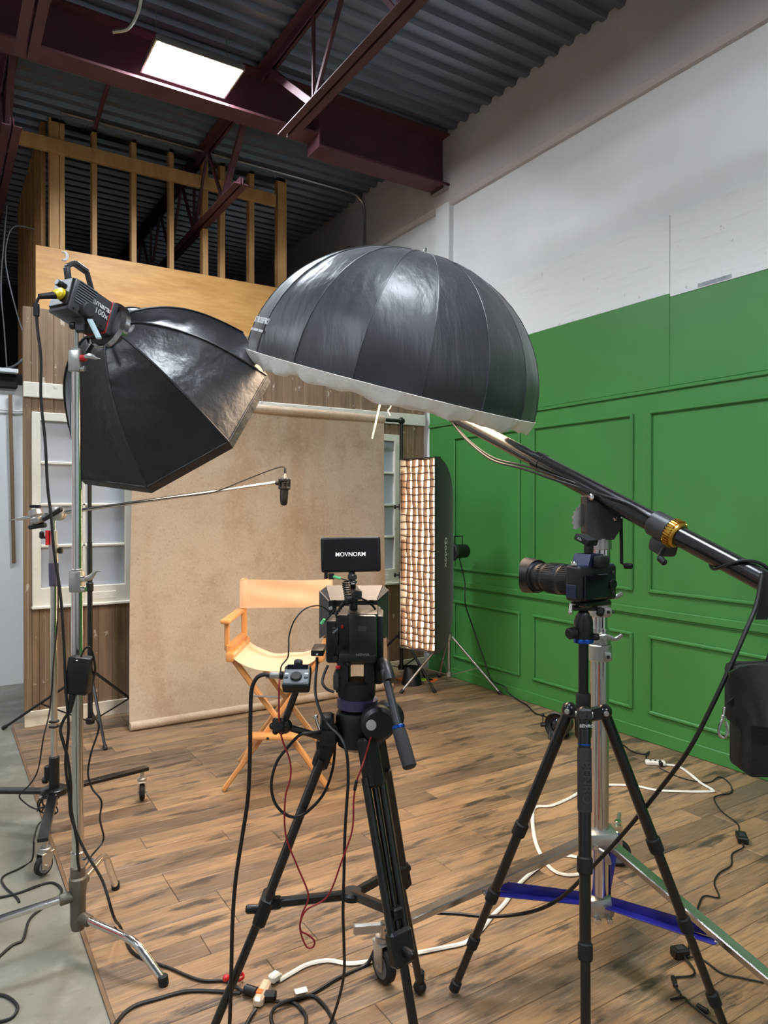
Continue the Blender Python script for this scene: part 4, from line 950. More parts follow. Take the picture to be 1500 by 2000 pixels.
MB().bar(h2-F*.045-R*.05-Z*.03, h2-F*.045+R*.045+Z*.025, .018, .024, None, .007).build('tee_handle', BLK, gp)
MB().rcyl(h2-F*.03, h2-F*.045, .012, 12).build('bolt', CHROME, gp)
mc = thing('microphone', 'black condenser microphone in a shock mount hanging before the backdrop', 'microphone', at(553, 988, 3.36))
m0, m1 = at(554, 988, 3.36), at(556, 942, 3.36); ma = (m1-m0).normalized()
L = (m1-m0).length
MB().lathe([(.003,0),(.013,.004),(.0175,.014),(.0195,.04),(.021,L)], m0, ma, 20).build('body', BLK, mc)
MB().lathe([(.024,-.004),(.028,0),(.028,.006),(.024,.01)], m0+ma*(L*.72), ma, 20, cap=False).build('mount_ring', BLK, mc)
MB().lathe([(.024,-.004),(.03,0),(.03,.008),(.022,.012)], m0+ma*(L*1.06), ma, 20).build('mount_ring', BLK, mc)
for i in range(4):
    a = i*math.pi/2+.5; e = R*math.cos(a)+F*math.sin(a)
    MB().bar(m0+ma*(L*.72)+e*.026, m0+ma*(L*1.06)+e*.026, .008, .006).build('mount_arm', BLK, mc); MB().sph(m0+ma*(L*1.12)+e*.026, .007, 8).build('mount_knob', DGREY, mc)
MB().rcyl(m0+ma*(L*1.05), m0+ma*(L*1.05+.038), .0075, 12).build('connector', ALU, mc); MB().cyl(m0+ma*(L*1.05+.036), m0+ma*(L*1.05+.062), .007, .005).build('connector_boot', BLKR, mc)
MB().rcyl(b1-R*.006, b1+R*.035, .012, 12).build('swivel_clamp', BLK, mc)
tpm = m0+ma*(L*1.05+.06)
cable('mic_cable', [tpm, tpm+Z*.008-R*.01, at(540,914,3.36), at(510,925,3.36), at(470,941,3.36), at(430,957,3.35), at(400,965,3.34), at(350,970,3.345), at(290,978,3.345), at(200,990,3.345), at(140,998,3.34)], .0028, BLKC, 'thin black microphone cable strung along the slim chrome boom')

# ================================================================== CINEMA CAMERA on video tripod
tc_ = P(-.09, 2.0, 0)
tr = thing('video_tripod', 'black twin-tube video tripod with fluid head and pan handle under the cinema camera', 'tripod', tc_)
hz = at(695, 1440, 2.0).z
ap = tc_ + Z*(hz) + R*.015
MB().lathe([(.03,-.10),(.055,-.085),(.062,-.05),(.062,-.005),(.056,.01),(.05,.012)], ap+Z*.065, Z, 26).build('bowl', BLK, tr)
MB().lathe([(.05,0),(.058,.004),(.058,.026),(.05,.03)], ap+Z*.082, Z, 28).build('levelling_ring', PURP, tr)
MB().lathe([(.048,0),(.048,.045),(.04,.05)], ap+Z*.112, Z, 24).build('pan_base', BLK, tr)
b = MB(); b.pbox(655, 1305, 672, 1355, 1.98, 2.06, .006); b.build('side_plate', BLK, tr)
for xx0, xx1 in ((659, 682), (710, 733)):
    b = MB(); b.pbox(xx0, 1288, xx1, 1366, 1.97, 2.07, .01); b.build('head_upright', BLK, tr)
b = MB(); b.pbox(662, 1276, 735, 1294, 1.93, 2.12, .006); b.build('top_plate', BLK, tr)
b = MB(); b.pbox(650, 1316, 662, 1350, 1.96, 2.04, .008); b.build('drag_knob', DGREY, tr)
b = MB(); b.lathe([(.03,0),(.034,.006),(.034,.03),(.026,.036)], at(652,1415,1.98), -R, 18); b.build('tension_knob', BLK, tr)
for (x, y, d, rr_) in ((738, 1412, 1.93, .047), (757, 1400, 2.03, .046)):
    MB().lathe([(rr_-.01,-.022),(rr_,-.014),(rr_,.014),(rr_-.01,.022)], at(x, y, d), (-F+R*.15), 28).build('leg_shoulder', BLK, tr)
MB().lathe([(.014,0),(.014,.003)], at(725,1416,1.905), -F, 20).build('badge', mat('pale_badge', (170,170,160), .4), tr)
b = MB(); b.tube(spline([at(738,1330,2.0), at(741,1302,1.98), at(750,1296,1.93), at(757,1312,1.9), at(762,1330,1.88)], 5), .016, 12); b.build('handle_joint', BLK, tr)
b = MB(); b.tube([at(750,1308,1.9), at(778,1420,1.83)], .0105, 12); b.build('pan_handle', DGREY, tr)
b = MB(); b.rcyl(at(777,1416,1.83), at(779,1424,1.826), .0175, 18, .002); b.build('blue_ring', BLUEA, tr)
b = MB(); p0, p1 = at(779,1424,1.826), at(801,1500,1.77); b.lathe([(.0165,0),(.018,.008),(.0185,(p1-p0).length*.5),(.018,(p1-p0).length-.004),(.014,(p1-p0).length)], p0, p1-p0, 18); b.build('handle_grip', mat('grip_foam', (42,42,44), .75, bump=.3, bscale=400), tr)
feet = [P(-.5025, 1.98, .0), P(.112, 1.75, 0), P(.114, 2.25, 0)]
tops = [at(655, 1412, 2.0), at(716, 1440, 1.94), at(733, 1440, 2.05)]
mids = [at(519, 1765, 1.99), at(781, 1838, 1.83), at(779, 1692, 2.17)]
for i in range(3):
    f, t0, mdp = feet[i], tops[i], mids[i]
    d = (f-tc_).normalized(); n = V(-d.y, d.x, 0)
    mdp = t0.lerp(f, (t0.z-mdp.z)/t0.z) if i == 2 else mdp
    ax = (mdp-t0).normalized(); t1 = t0+ax*.10
    b = MB(); b.bar(t0, t1+ax*.03, (.055, .05, .05)[i], .045, d, .008); b.build('leg_bracket', BLK, tr)
    for s in (-1, 1):
        MB().cyl(t1+n*s*.026, mdp+n*s*.022+ax*.03, .0115, n=12).build('leg_tube', BLKM, tr)
    b = MB(); b.cyl(t1, mdp, .0085, n=10); b.build('inner_tube', BLKM, tr)
    b = MB(); b.bar(mdp-ax*.03, mdp+ax*.055, .072, .036, d, .008); b.build('leg_clamp', BLK, tr)
    b = MB(); b.rcyl(mdp+ax*.015-d*.0, mdp+ax*.015+d*.05, .012, 12); b.build('clamp_knob', BLK, tr)
    MB().cyl(mdp, f+Z*.03, .0125, n=14).build('lower_tube', BLKM, tr)
    b = MB(); b.rcyl(f+Z*.075-ax*.0, f+Z*.03, .015, 14); b.sph(f+Z*.022, .021, 10); b.build('rubber_foot', BLKR, tr)
spc = at(688, 1747, 2.0)
MB().lathe([(.02,-.012),(.032,-.008),(.032,.006),(.026,.012)], spc, Z, 22).build('spreader_hub', BLK, tr)
for i in range(3):
    p = mids[i] if i < 2 else tops[2].lerp(feet[2], (tops[2].z-at(779,1692,2.17).z)/tops[2].z)
    q = p if i != 1 else p+Z*.07
    MB().bar(spc, q, .022, .024, None, .004).build('spreader_arm', BLKM, tr)
    MB().bar(spc.lerp(q,.82), q, .03, .03, None, .005).build('spreader_joint', BLK, tr)
# camera body
cr = thing('cinema_camera', 'black cinema camera rig with matte box and rear battery on the video tripod', 'camera', at(700, 1290, 2.0))
b = MB(); b.pbox(655, 1200, 744, 1300, 1.99, 2.17, .01); b.build('body', BLK, cr)
b = MB(); b.pbox(681, 1202, 736, 1297, 1.93, 1.99, .008); b.build('battery', BLKM, cr, label='black rear battery with lettering')
b = MB(); b.pbox(678, 1198, 738, 1210, 1.945, 2.12, .006); b.build('top_cage', BLK, cr)
b = MB(); b.pbox(734, 1203, 749, 1290, 1.97, 2.10, .005); b.build('side_rail', BLK, cr)
b = MB(); b.pbox(636, 1212, 676, 1296, 2.0, 2.12, .008); b.build('side_module', BLK, cr)
b = MB(); b.pbox(648, 1226, 662, 1262, 1.985, 2.0, .004); b.build('side_door', BLKM, cr)
b = MB(); b.bar(at(650,1236,1.983), at(660,1228,1.983), .004, .012, F); b.build('door_stripe', GREY, cr)
b = MB(); b.pbox(666, 1221, 671, 1228, 1.985, 2.0, .002); b.build('record_button', RED, cr)
b = MB(); b.pbox(700, 1223, 716, 1233, 1.9285, 1.932); b.build('battery_label', DGREY, cr)
text('lettering', 'NEEWER', .0095, frame(at(708,1279,1.9285), R, Z, -F), GREY, cr, bold=.0002)
b = MB(); b.pbox(607, 1270, 632, 1282, 2.06, 2.16, .003); b.build('rail_box', BLK, cr); b = MB(); b.pbox(734, 1270, 748, 1283, 2.0, 2.16, .003); b.build('rail_box', BLK, cr)
b = MB(); b.pbox(617, 1277, 621, 1280, 2.056, 2.062); b.build('port', LETTER, cr); b = MB(); b.pbox(735, 1277, 740, 1281, 1.996, 2.002); b.build('port', LETTER, cr)
for xx in (655, 728): MB().cyl(at(xx, 1286, 1.98), at(xx, 1286, 2.42) , .0075, n=10).build('rod', BLKM, cr)
lc0, lc1 = at(690,1225,2.16), at(690,1225,2.16)+F*.13
MB().lathe([(.045,0),(.048,.01),(.044,.05),(.05,.06),(.05,.12),(.046,.13)], lc0, F, 28).build('lens', BLK, cr)
# matte box: shade panels around a back frame
mb0 = at(690, 1205, 2.31); MFm = frame(mb0, R, Z, F)
def pl4(pts, nm, m=None):
    b = MB(); q = [MFm @ V(*p) for p in pts]; n = (q[1]-q[0]).cross(q[2]-q[0]).normalized()*.004
    b.add(q+[p+n for p in q], [(3,2,1,0),(4,5,6,7),(0,1,5,4),(1,2,6,5),(2,3,7,6),(3,0,4,7)]); b.build(nm, m or MATS['matte_grey'], cr)
mat('matte_grey', (44,42,43), .5, var=.1, spec=.6)
iw, ih, ow, oh, dp = .075, .05, .115, .085, .085
pl4([(-iw,ih,0),(iw,ih,0),(ow-.02,oh+.005,dp),(-ow+.02,oh+.005,dp)], 'top_flag')
pl4([(-iw,-ih,0),(-iw,ih,0),(-ow,oh-.01,dp),(-ow,-oh,dp)], 'side_flag'); pl4([(iw,-ih,0),(iw,ih,0),(ow,oh-.01,dp),(ow,-oh,dp)], 'side_flag')
pl4([(-iw,-ih,0),(iw,-ih,0),(ow-.01,-oh,dp),(-ow+.01,-oh,dp)], 'bottom_flag'); 
pl4([(-iw,ih,0),(-ow,oh-.01,dp),(-ow+.02,oh+.005,dp),(-iw,ih,.001)], 'corner_gusset'); pl4([(iw,ih,0),(ow,oh-.01,dp),(ow-.02,oh+.005,dp),(iw,ih,.001)], 'corner_gusset')
b = MB(MFm)
for s in (-1, 1): b.box((s*.066,0,.0), (.025,.11,.02)); b.box((0,s*.045,0), (.13,.02,.02))
b.build('filter_stage', BLK, cr)
for xx in (646, 717): MB().rcyl(at(xx, 1188, 2.29), at(xx, 1188, 2.30), .0065, 14, .001).build('thumb_screw', CHROME, cr)
for xx in (643, 716): b = MB(); b.pbox(xx-6, 1151, xx+6, 1157, 2.385, 2.40, .002); b.build('flag_clip', BLK, cr)
# top handle with coiled cable
b = MB(); b.bar(at(690,1150,2.08), at(698,1162,1.95), .026, .022, None, .004); b.build('top_handle', BLK, cr)
b = MB(); b.pbox(690, 1154, 706, 1172, 1.94, 1.96, .003); b.build('handle_end', BLKM, cr)
b = MB(); b.rcyl(at(690,1198,2.02), at(691,1160,2.02), .012, 12); b.build('handle_post', BLK, cr)
b = MB(); b.rcyl(at(676,1172,1.97), at(692,1170,1.97), .011, 12); b.build('handle_clamp', BLK, cr)
coil = [at(674+ (i/72)*6, 1136+(i/72)*38, 1.99) + (R*math.cos(i*.75)*.0085 + F*math.sin(i*.75)*.0085) for i in range(73)]
MB().tube(coil, .0022, 5).build('coiled_cable', BLKC, cr)
coil = [at(676-(i/50)*22, 1172+(i/50)*30, 1.99) + (F*math.cos(i*.8)*.007 + Z*math.sin(i*.8)*.007) for i in range(51)]
MB().tube(coil, .0022, 5).build('coiled_cable', BLKC, cr)
MB().tube(spline([at(704,1168,1.97), at(718,1175,1.99), at(733,1190,2.02), at(737,1210,2.02)], 5), .003, 6).build('side_lead', BLKC, cr)
MB().tube(spline([at(655,1190,2.0), at(640,1208,2.0), at(632,1215,2.0)], 4), .0025, 6).build('tagged_lead', BLKC, cr)
b = MB(); b.bar(at(634,1209,1.99), at(627,1219,1.99), .008, .014, F, .002); b.build('green_tag', GRNT, cr)
b = MB(); b.rcyl(at(672,1272,1.97), at(684,1300,1.95), .008, 12); b.build('support_rod', DGREY, cr)
MB().rcyl(at(661,1300,1.97), at(661,1306,1.97), .008, 10, .002).build('red_knob', RED, cr)
# field monitor
fm = thing('field_monitor', 'tablet-like camera monitor with white logo on its dark screen', 'monitor', at(687, 1140, 1.99))
MMx = Matrix.Rotation(math.radians(-1.2), 3, 'Y')
b = MB(); cM = at(685,1083,2.0); b.box(cM, (.168,.018,.099), frame((0,0,0), R, F, Z).to_3x3() @ MMx, .007, 3); b.build('case', BLK, fm)
b = MB(); b.box(cM-F*.0095, (.146,.002,.084), frame((0,0,0), R, F, Z).to_3x3() @ MMx, 0); b.build('screen', SCREEN, fm)
text('lettering', 'MOVNORM', .0165, frame(cM-F*.0112+Z*.001, (R*.9998+Z*.02).normalized(), Z, -F), SCRL, fm, spacing=1.0, bold=.0001)
b = MB(); b.rcyl(at(687,1117,2.01), at(688,1135,2.0), .009, 12, .002); b.rcyl(at(688,1122,2.0), at(688,1132,2.0), .013, 14, .002); b.build('tilt_mount', DGREY, fm)
b = MB(); b.rcyl(at(688,1133,2.0), at(689,1142,2.0), .0105, 14, .002); b.build('mount_ring', CHROME, fm)
b = MB(); b.rcyl(at(689,1140,2.0), at(690,1154,2.01), .008, 10, .002); b.build('mount_foot', BLK, fm)
b = MB(); b.pbox(633, 1119, 640, 1131, 1.995, 2.01, .002); b.pbox(641, 1120, 653, 1132, 1.995, 2.01, .002); b.build('plug', BLK, fm)
b = MB(); b.rcyl(at(651,1126,1.995), at(666,1130,1.99), .0045, 8, .001); b.build('green_tag', GRNT, fm)
MB().tube(spline([at(665,1130,1.99), at(680,1134,1.985), at(692,1138,1.985), at(697,1136,1.99)], 4), .002, 6).build('lead', BLKC, fm)

# audio recorder on articulated arm
ar = thing('articulated_arm', 'black articulated arm clamped to the tripod leg holding the audio recorder', 'arm', at(640, 1420, 1.96))
MB().cyl(at(578,1350,1.9), at(555,1412,1.9), .0095, n=14).build('upper_arm', BLKM, ar)
MB().cyl(at(555,1418,1.9), at(630,1440,1.95), .0095, n=14).build('lower_arm', BLKM, ar)
MB().sph(at(555,1417,1.9), .022, 12).build('elbow_joint', BLKM, ar)
b = MB()
for i in range(6): a = i*math.pi/3; b.sph(at(544,1418,1.87)+R*.016*math.cos(a)+Z*.016*math.sin(a), .009, 8)
b.rcyl(at(544,1418,1.885), at(544,1418,1.855), .016, 14); b.build('elbow_knob', BLK, ar)
b = MB(); b.pbox(624, 1428, 656, 1458, 1.94, 1.99, .006); b.pbox(617, 1448, 632, 1466, 1.95, 1.98, .005); b.build('leg_clamp', BLK, ar)
b = MB(); b.rcyl(at(624,1425,1.95), at(616,1402,1.95), .004, 8, .001); b.rcyl(at(617,1403,1.95), at(615,1397,1.95), .007, 10, .001); b.build('clamp_screw', CHROME, ar)
rec = thing('audio_recorder', 'small grey and black audio recorder with dial on the articulated arm', 'recorder', at(580, 1350, 1.88))
rm = frame((0,0,0), R, (F*.82+Z*.57).normalized(), (Z*.82-F*.57).normalized()).to_3x3()
rp_ = at(580, 1322, 1.88)
RM = frame(rp_, R, (F*.82+Z*.57).normalized(), (Z*.82-F*.57).normalized())
MB(RM).box((0,0,-.008), (.072,.075,.03), None, .007, 3).build('case', BLK, rec)
MB(RM).box((0,-.008,.009), (.068,.052,.008), None, .003).build('face', GREY, rec)
MB(RM).box((0,.023,.0105), (.056,.02,.007), None, .002).build('screen', SCREEN, rec)
MB(RM).rcyl((0,-.012,.012), (0,-.012,.02), .015, 22, .002).build('dial', BLK, rec)
for s in (-1, 1):
    for k in range(2): MB(RM).box((s*.026,-.002-.012*k,.014), (.01,.006,.003), None, .001).build('button', LETTER if k == 0 else DGREY, rec)
MB(RM).rcyl((.0,.036,.005), (.0,.05,.012), .012, 14).build('knurled_knob', DGREY, rec)
xl = at(549,1319,1.88); b = MB(); b.rcyl(xl, at(527,1319,1.88), .0095, 14, .002); b.build('plug', ALU, rec); MB().rcyl(at(553,1319,1.88), at(546,1319,1.88), .011, 14, .001).build('socket', BLK, rec)
cable('audio_cable', [at(528,1319,1.88), at(514,1318,1.88), at(500,1326,1.88), at(491,1350,1.88), at(489,1400,1.88), at(488,1480,1.88), at(484,1560,1.89), at(472,1640,1.9), at(460,1720,1.92), at(454,1800,1.93), at(452,1880,1.95), at(450,1960,1.97), at(446,2030,1.99), P(-.45,1.98,.006), P(-.52,1.9,.006)], .0056, BLKC, 'thick black audio cable hanging straight down from the audio recorder')
cable('red_cable', [at(546,1326,1.87), at(545,1345,1.86), at(545,1400,1.86), at(550,1440,1.86), at(566,1485,1.86), at(567,1520,1.86), at(557,1560,1.86), at(558,1630,1.87), at(580,1690,1.88), at(600,1738,1.88), at(601,1760,1.88), at(590,1785,1.88), at(586,1815,1.88), at(598,1848,1.88), at(611,1850,1.88), at(614,1838,1.87), at(602,1826,1.87), at(588,1818,1.87), at(587,1800,1.87), at(600,1776,1.87), at(640,1750,1.87), at(668,1680,1.87), at(688,1620,1.88), at(691,1560,1.88), at(697,1525,1.88), at(706,1500,1.88), at(714,1475,1.9), at(724,1440,1.9)], .0024, REDC, 'thin red cable hanging in a long loop below the cinema camera')
MB().rcyl(at(697,1522,1.878), at(692,1546,1.878), .0045, 8).solo('cable_slider', BLK, 'small black slider on the thin red cable', 'cable slider')
cable('thin_cable', [at(548,1312,1.88), at(550,1300,1.88), at(562,1284,1.88), at(564,1262,1.88), at(565,1240,1.88), at(575,1212,1.88), at(592,1192,1.9), at(610,1184,1.95), at(628,1184,2.0), at(645,1196,2.05)], .002, BLKC, 'thin black cable arching from the audio recorder up to the camera')
cable('camera_cable', [at(619,1284,2.05), at(619,1300,2.05), at(616,1330,2.03), at(617,1360,2.0), at(628,1395,1.95), at(645,1420,1.92), at(665,1440,1.9), at(677,1470,1.88), at(680,1520,1.88), at(678,1560,1.88), at(674,1620,1.88), at(672,1700,1.88), at(670,1780,1.88), at(672,1850,1.9), at(672,1900,1.95), at(662,1950,2.0), at(645,2000,2.03), fl(630,2030,.006)], .0042, BLKC, 'black cable falling straight from the camera rail box to the floor')
cable('loop_cable', [at(640,1300,2.0), at(632,1320,1.98), at(630,1335,1.96), at(640,1347,1.95), at(653,1352,1.95)], .004, BLKC, 'short black cable curving beside the fluid head')
lp = [at(632,1428,1.95), at(605,1432,1.92), at(585,1436,1.91), at(560,1462,1.9), at(540,1490,1.9), at(530,1530,1.9), at(537,1568,1.9), at(560,1592,1.91), at(585,1594,1.93), at(612,1575,1.97), at(635,1545,2.0), at(650,1500,2.03), at(654,1455,2.02), at(650,1430,2.0)]
cable('loop_cable', lp, .0042, BLKC, 'black cable forming a big round loop over the left tripod leg')

# ================================================================== PHOTO CAMERA on ball-head tripod
pt_ = P((1140-750)/FPX*2.03, 2.03, 0)
pc = thing('photo_tripod', 'black three-legged photo tripod with blue ring carrying the still camera', 'tripod', pt_)
pz = lambda y: at(1140, y, 2.03).z
MB().cyl(pt_+Z*pz(1500), pt_+Z*pz(1250), .0145, n=18).build('centre_column', BLKM, pc)
MB().lathe([(.018,0),(.021,.003),(.021,.045),(.018,.05)], pt_+Z*pz(1388), Z, 20).build('column_lock', BLKR, pc)
MB().lathe([(.018,-.08),(.024,-.07),(.024,-.01),(.02,0)], pt_+Z*pz(1390)+Z*.0, Z, 20).build('shoulder', BLKM, pc)
# ball head
MB().lathe([(.024,0),(.0285,.002),(.0285,.010),(.027,.013)], pt_+Z*pz(1256), Z, 26).build('blue_ring', BLUEA, pc)
MB().lathe([(.026,0),(.027,.004),(.027,.05),(.022,.066)], pt_+Z*(pz(1256)+.012), Z, 24).build('ball_housing', BLK, pc)
MB().sph(pt_+Z*(pz(1256)+.077), .019, 12).build('ball', DGREY, pc)
MB().cyl(pt_+Z*(pz(1256)+.085), pt_+Z*(pz(1190)), .009, n=12).build('ball_stem', BLK, pc)
MB().rcyl(pt_+Z*pz(1234)-R*.025-F*.01, pt_+Z*pz(1236)-R*.05-F*.02, .017, 18).build('ball_knob', BLKR, pc)
MB().rcyl(pt_+Z*pz(1243)+R*.022-F*.01, pt_+Z*pz(1243)+R*.042-F*.01, .010, 14).build('pan_knob', BLKR, pc)
b = MB(); b.box(pt_+Z*pz(1187), (.075,.05,.012), frame((0,0,0), R, F, Z).to_3x3(), .003); b.build('clamp', BLK, pc)
MB().rcyl(pt_+Z*pz(1190)+R*.03-F*.028, pt_+Z*pz(1194)+R*.048-F*.035, .013, 14).build('clamp_knob', BLKR, pc)
pfeet = [fl(887, 1943), P(.515, 1.80, 0), P(.99, 2.02, 0)]
ptops = [at(1112, 1386, 2.06), at(1141, 1395, 1.985), at(1180, 1390, 2.05)]
# outer legs
for i in range(3):
    f, t0 = pfeet[i]+Z*.02, ptops[i]; a = (f-t0).normalized(); Lg = (f-t0).length
    d = (pfeet[i]-pt_).normalized()
    b = MB(); b.sph(t0, .023, 10); b.bar(t0, pt_+Z*(pz(1400)), .03, .035, None, .006); b.build('leg_hinge', BLKM, pc)
    MB().rcyl(t0-d.cross(Z)*.024, t0+d.cross(Z)*.024, .008, 10, .001).build('hinge_bolt', ALU, pc)
    segs = [(0, .42, .0165), (.42, .66, .0145), (.66, 1, .0125)] if i != 1 else [(0, .42, .0175), (.42, .64, .0155), (.64, 1, .0135)]
    for s0, s1, r in segs: MB().cyl(t0+a*Lg*s0, t0+a*Lg*s1, r, n=14).build('leg_section', BLKM, pc)
    for s0, r in ((.405, .021), (.645 if i != 1 else .625, .0195)):
        MB().lathe([(r-.003,-.022),(r,-.018),(r,.018),(r-.003,.022)], t0+a*Lg*s0, a, 16).build('twist_lock', BLKR, pc)
    if i == 2: MB().lathe([(.015,-.02),(.018,-.016),(.018,.016),(.015,.02)], t0+a*Lg*.87, a, 16).build('twist_lock', BLKR, pc)
    if i == 0: MB().lathe([(.015,-.02),(.018,-.016),(.018,.016),(.015,.02)], t0+a*Lg*.82, a, 16).build('twist_lock', BLKR, pc)
    if i == 1:
        MB().lathe([(.019,0),(.0195,.006),(.0195,.16),(.019,.166)], t0+a*.09, a, 18).build('foam_grip', MATS['grip_foam'], pc)
        MB().lathe([(.0182,0),(.0182,.004)], t0+a*.078, a, 18).build('blue_band', BLUEA, pc)
        nf = -F; xx = a
        text('lettering', 'BENRO', .034, frame(t0+a*.175-F*.0199, a, nf.cross(a).normalized(), nf), LETD, pc)
        text('lettering', 'BENRO', .012, frame(t0+a*.025-F*.0245, R, Z, -F), LETTER, pc)
    MB().rcyl(f-a*.03, f+a*.006, .017, 12).build('rubber_foot', BLKR, pc)
MB().box(ptops[1]-F*.016+Z*.004, (.035,.012,.03), frame((0,0,0), R, F, Z).to_3x3(), .004).build('spring_lock', DGREY, pc)
# still camera: lens points to the left and slightly away
dcam = 2.0
cz = pt_ + Z*pz(1140)
ldir = (-R*.53 + F*.85).normalized(); lsd = (R*.56+F*.83).normalized()*-1     # rear of the body faces the viewer: normal = -ldir
rgt = ldir.cross(Z).normalized()                                             # camera operator's right
SC = frame(cz+R*.022+Z*.004, rgt, ldir, Z) @ Matrix.Scale(1.24, 4)     # x operator right, y forward, z up
sc_ = thing('still_camera', 'mirrorless still camera with large zoom lens pointing left on the photo tripod', 'camera', cz-Z*.05)
b = MB(SC); b.box((0,.0,0), (.125,.045,.082), None, .008, 3); b.build('body', BLK, sc_)
b = MB(SC); b.box((.0,.0,.036), (.118,.04,.012), None, .004, 2); b.build('top_plate', NAVY, sc_)
b = MB(SC); b.box((.048,.022,-.004), (.032,.035,.078), None, .012, 3); b.build('hand_grip', BLKR, sc_)
b = MB(SC); b.prism([(-.03,.038),(.03,.038),(.02,.066),(-.02,.066)], Matrix(((1,0,0,-.004),(0,0,1,.004),(0,1,0,0),(0,0,0,1))), .05); b.build('viewfinder_hump', NAVY, sc_)
b = MB(SC); b.box((-.004,-.033,.05), (.036,.022,.028), None, .006, 2); b.build('eyecup', BLKR, sc_)
b = MB(SC); b.box((-.012,-.0245,-.007), (.077,.006,.056), None, .002); b.build('rear_screen', SCREEN, sc_)
b = MB(SC); b.rcyl((.045,-.0225,-.005), (.045,-.027,-.005), .012, 18, .001); b.build('rear_dial', BLKM, sc_)
for k in range(3): MB(SC).rcyl((.048,-.022,.02-.045*k if k else .022), (.048,-.025,.02-.045*k if k else .022), .004, 10, .001).build('rear_button', DGREY, sc_)
b = MB(SC); b.rcyl((.045,.005,.04), (.045,.005,.052), .012, 20, .002); b.build('mode_dial', BLKM, sc_)
b = MB(SC); b.rcyl((-.055,0,.04), (-.055,0,.05), .008, 14, .002); b.build('strap_lug', CHROME, sc_)
b = MB(SC); b.box((-.0632,.002,-.018), (.003,.03,.03), None, .001); b.build('port_door', NAVY, sc_)
b = MB(SC); b.box((0,.0,-.048), (.09,.045,.012), None, .003); b.build('quick_release_plate', BLKM, sc_)
b = MB(SC); b.tube([(-.055,0,-.046), (-.066,.0,-.046), (-.068,.0,-.062)], .004, 8); b.sph((-.068,0,-.064), .0055, 8); b.build('safety_pin', CHROME, sc_)
prof = [(.032,0),(.034,.006),(.034,.018),(.0375,.022),(.0375,.05),(.036,.054),(.036,.058),(.0385,.062),(.0385,.098),(.037,.102),(.035,.106),(.035,.138),(.041,.142),(.0415,.150)]
LB = SC @ V(-.006,.022,-.0); prof = [(a*1.18, c*1.28) for a, c in prof]
MB().lathe(prof, LB, ldir, 36).build('lens', mat('lens_barrel', (30,31,34), .38, var=.1), sc_)
for h0, h1, r in ((.024,.048,.0382),(.064,.096,.0392),(.110,.118,.0358)):
    o = MB(); nn = 40
    for i in range(nn):
        a = 2*math.pi*i/nn; e = rgt*math.cos(a)+Z*math.sin(a); o.bar(LB+ldir*h0*1.28+e*r*1.18, LB+ldir*h1*1.28+e*r*1.18, .0032, .0016, e)
    o.build('ribbed_ring', BLKR, sc_)
MB().lathe([(.038,.191),(.014,.187),(.0005,.186)], LB, ldir, 28, cap=False).build('front_glass', LENSG, sc_)
# petal hood
def hood(u, v):
    a = 2*math.pi*u; L = .026+.022*(.5+.5*math.cos(2*a))**.8
    r = .0495+.005*v
    return LB+ldir*(.178+L*v)+ (rgt*math.cos(a+math.pi/2)+Z*math.sin(a+math.pi/2))*r
MB().grid(hood, 48, 4, .002).build('lens_hood', BLK, sc_, 60)
text('lettering', 'o', .012, frame(LB+ldir*.08-F*.0395, -ldir, Z, -F), GREY, sc_) if False else None
# wireless trigger on the hot shoe
b = MB(SC); b.box((-.004,.004,.076), (.016,.02,.022), None, .003); b.build('trigger_foot', BLK, sc_)
tgm = frame(SC @ V(-.004,.012,.098), rgt, (ldir*.94+Z*.34).normalized(), (Z*.94-ldir*.34).normalized())
MB(tgm).box((0,0,0), (.042,.055,.02), None, .004, 2).build('wireless_trigger', BLK, sc_)
text('lettering', 'X3s', .010, tgm @ frame((-.0212+.0,0.006,.0), (0,-1,0), (0,0,1), (-1,0,0)), LETTER, sc_)

# ================================================================== SMALL FLOOR THINGS
# clip light on the floor near the green wall
sl = fl(1092, 1440)
fs_ = thing('floor_spotlight', 'small black spotlight lying on the planks by the green wall', 'spotlight', sl)
c = sl+Z*.085; ax = (-R*.55-F*.75+Z*.12).normalized()
MB().lathe([(.03,-.12),(.06,-.11),(.07,-.04),(.078,.0),(.085,.05),(.078,.055),(.055,.03),(.02,.025)], c, ax, 26).build('lamp_body', BLK, fs_)
MB().lathe([(.05,0),(.03,.012),(.004,.016)], c+ax*.03, ax, 22).build('lens', LENSG, fs_)
b = MB(); b.rcyl(c-R*.09+Z*.0, c-R*.125, .014, 12); b.cyl(c-R*.11, c-R*.11+Z*.06, .004); b.sph(c-R*.11+Z*.065, .012, 8); b.build('side_knob', BLK, fs_)
MB().bar(c-R*.07-Z*.03-F*.03, V(sl.x, sl.y, .003)-R*.075-F*.05, .018, .018, None, .003).build('foot', BLK, fs_)
MB().bar(c+R*.05-Z*.02, V(sl.x, sl.y, .003)+R*.05, .03, .02, None, .003).build('foot', BLK, fs_)
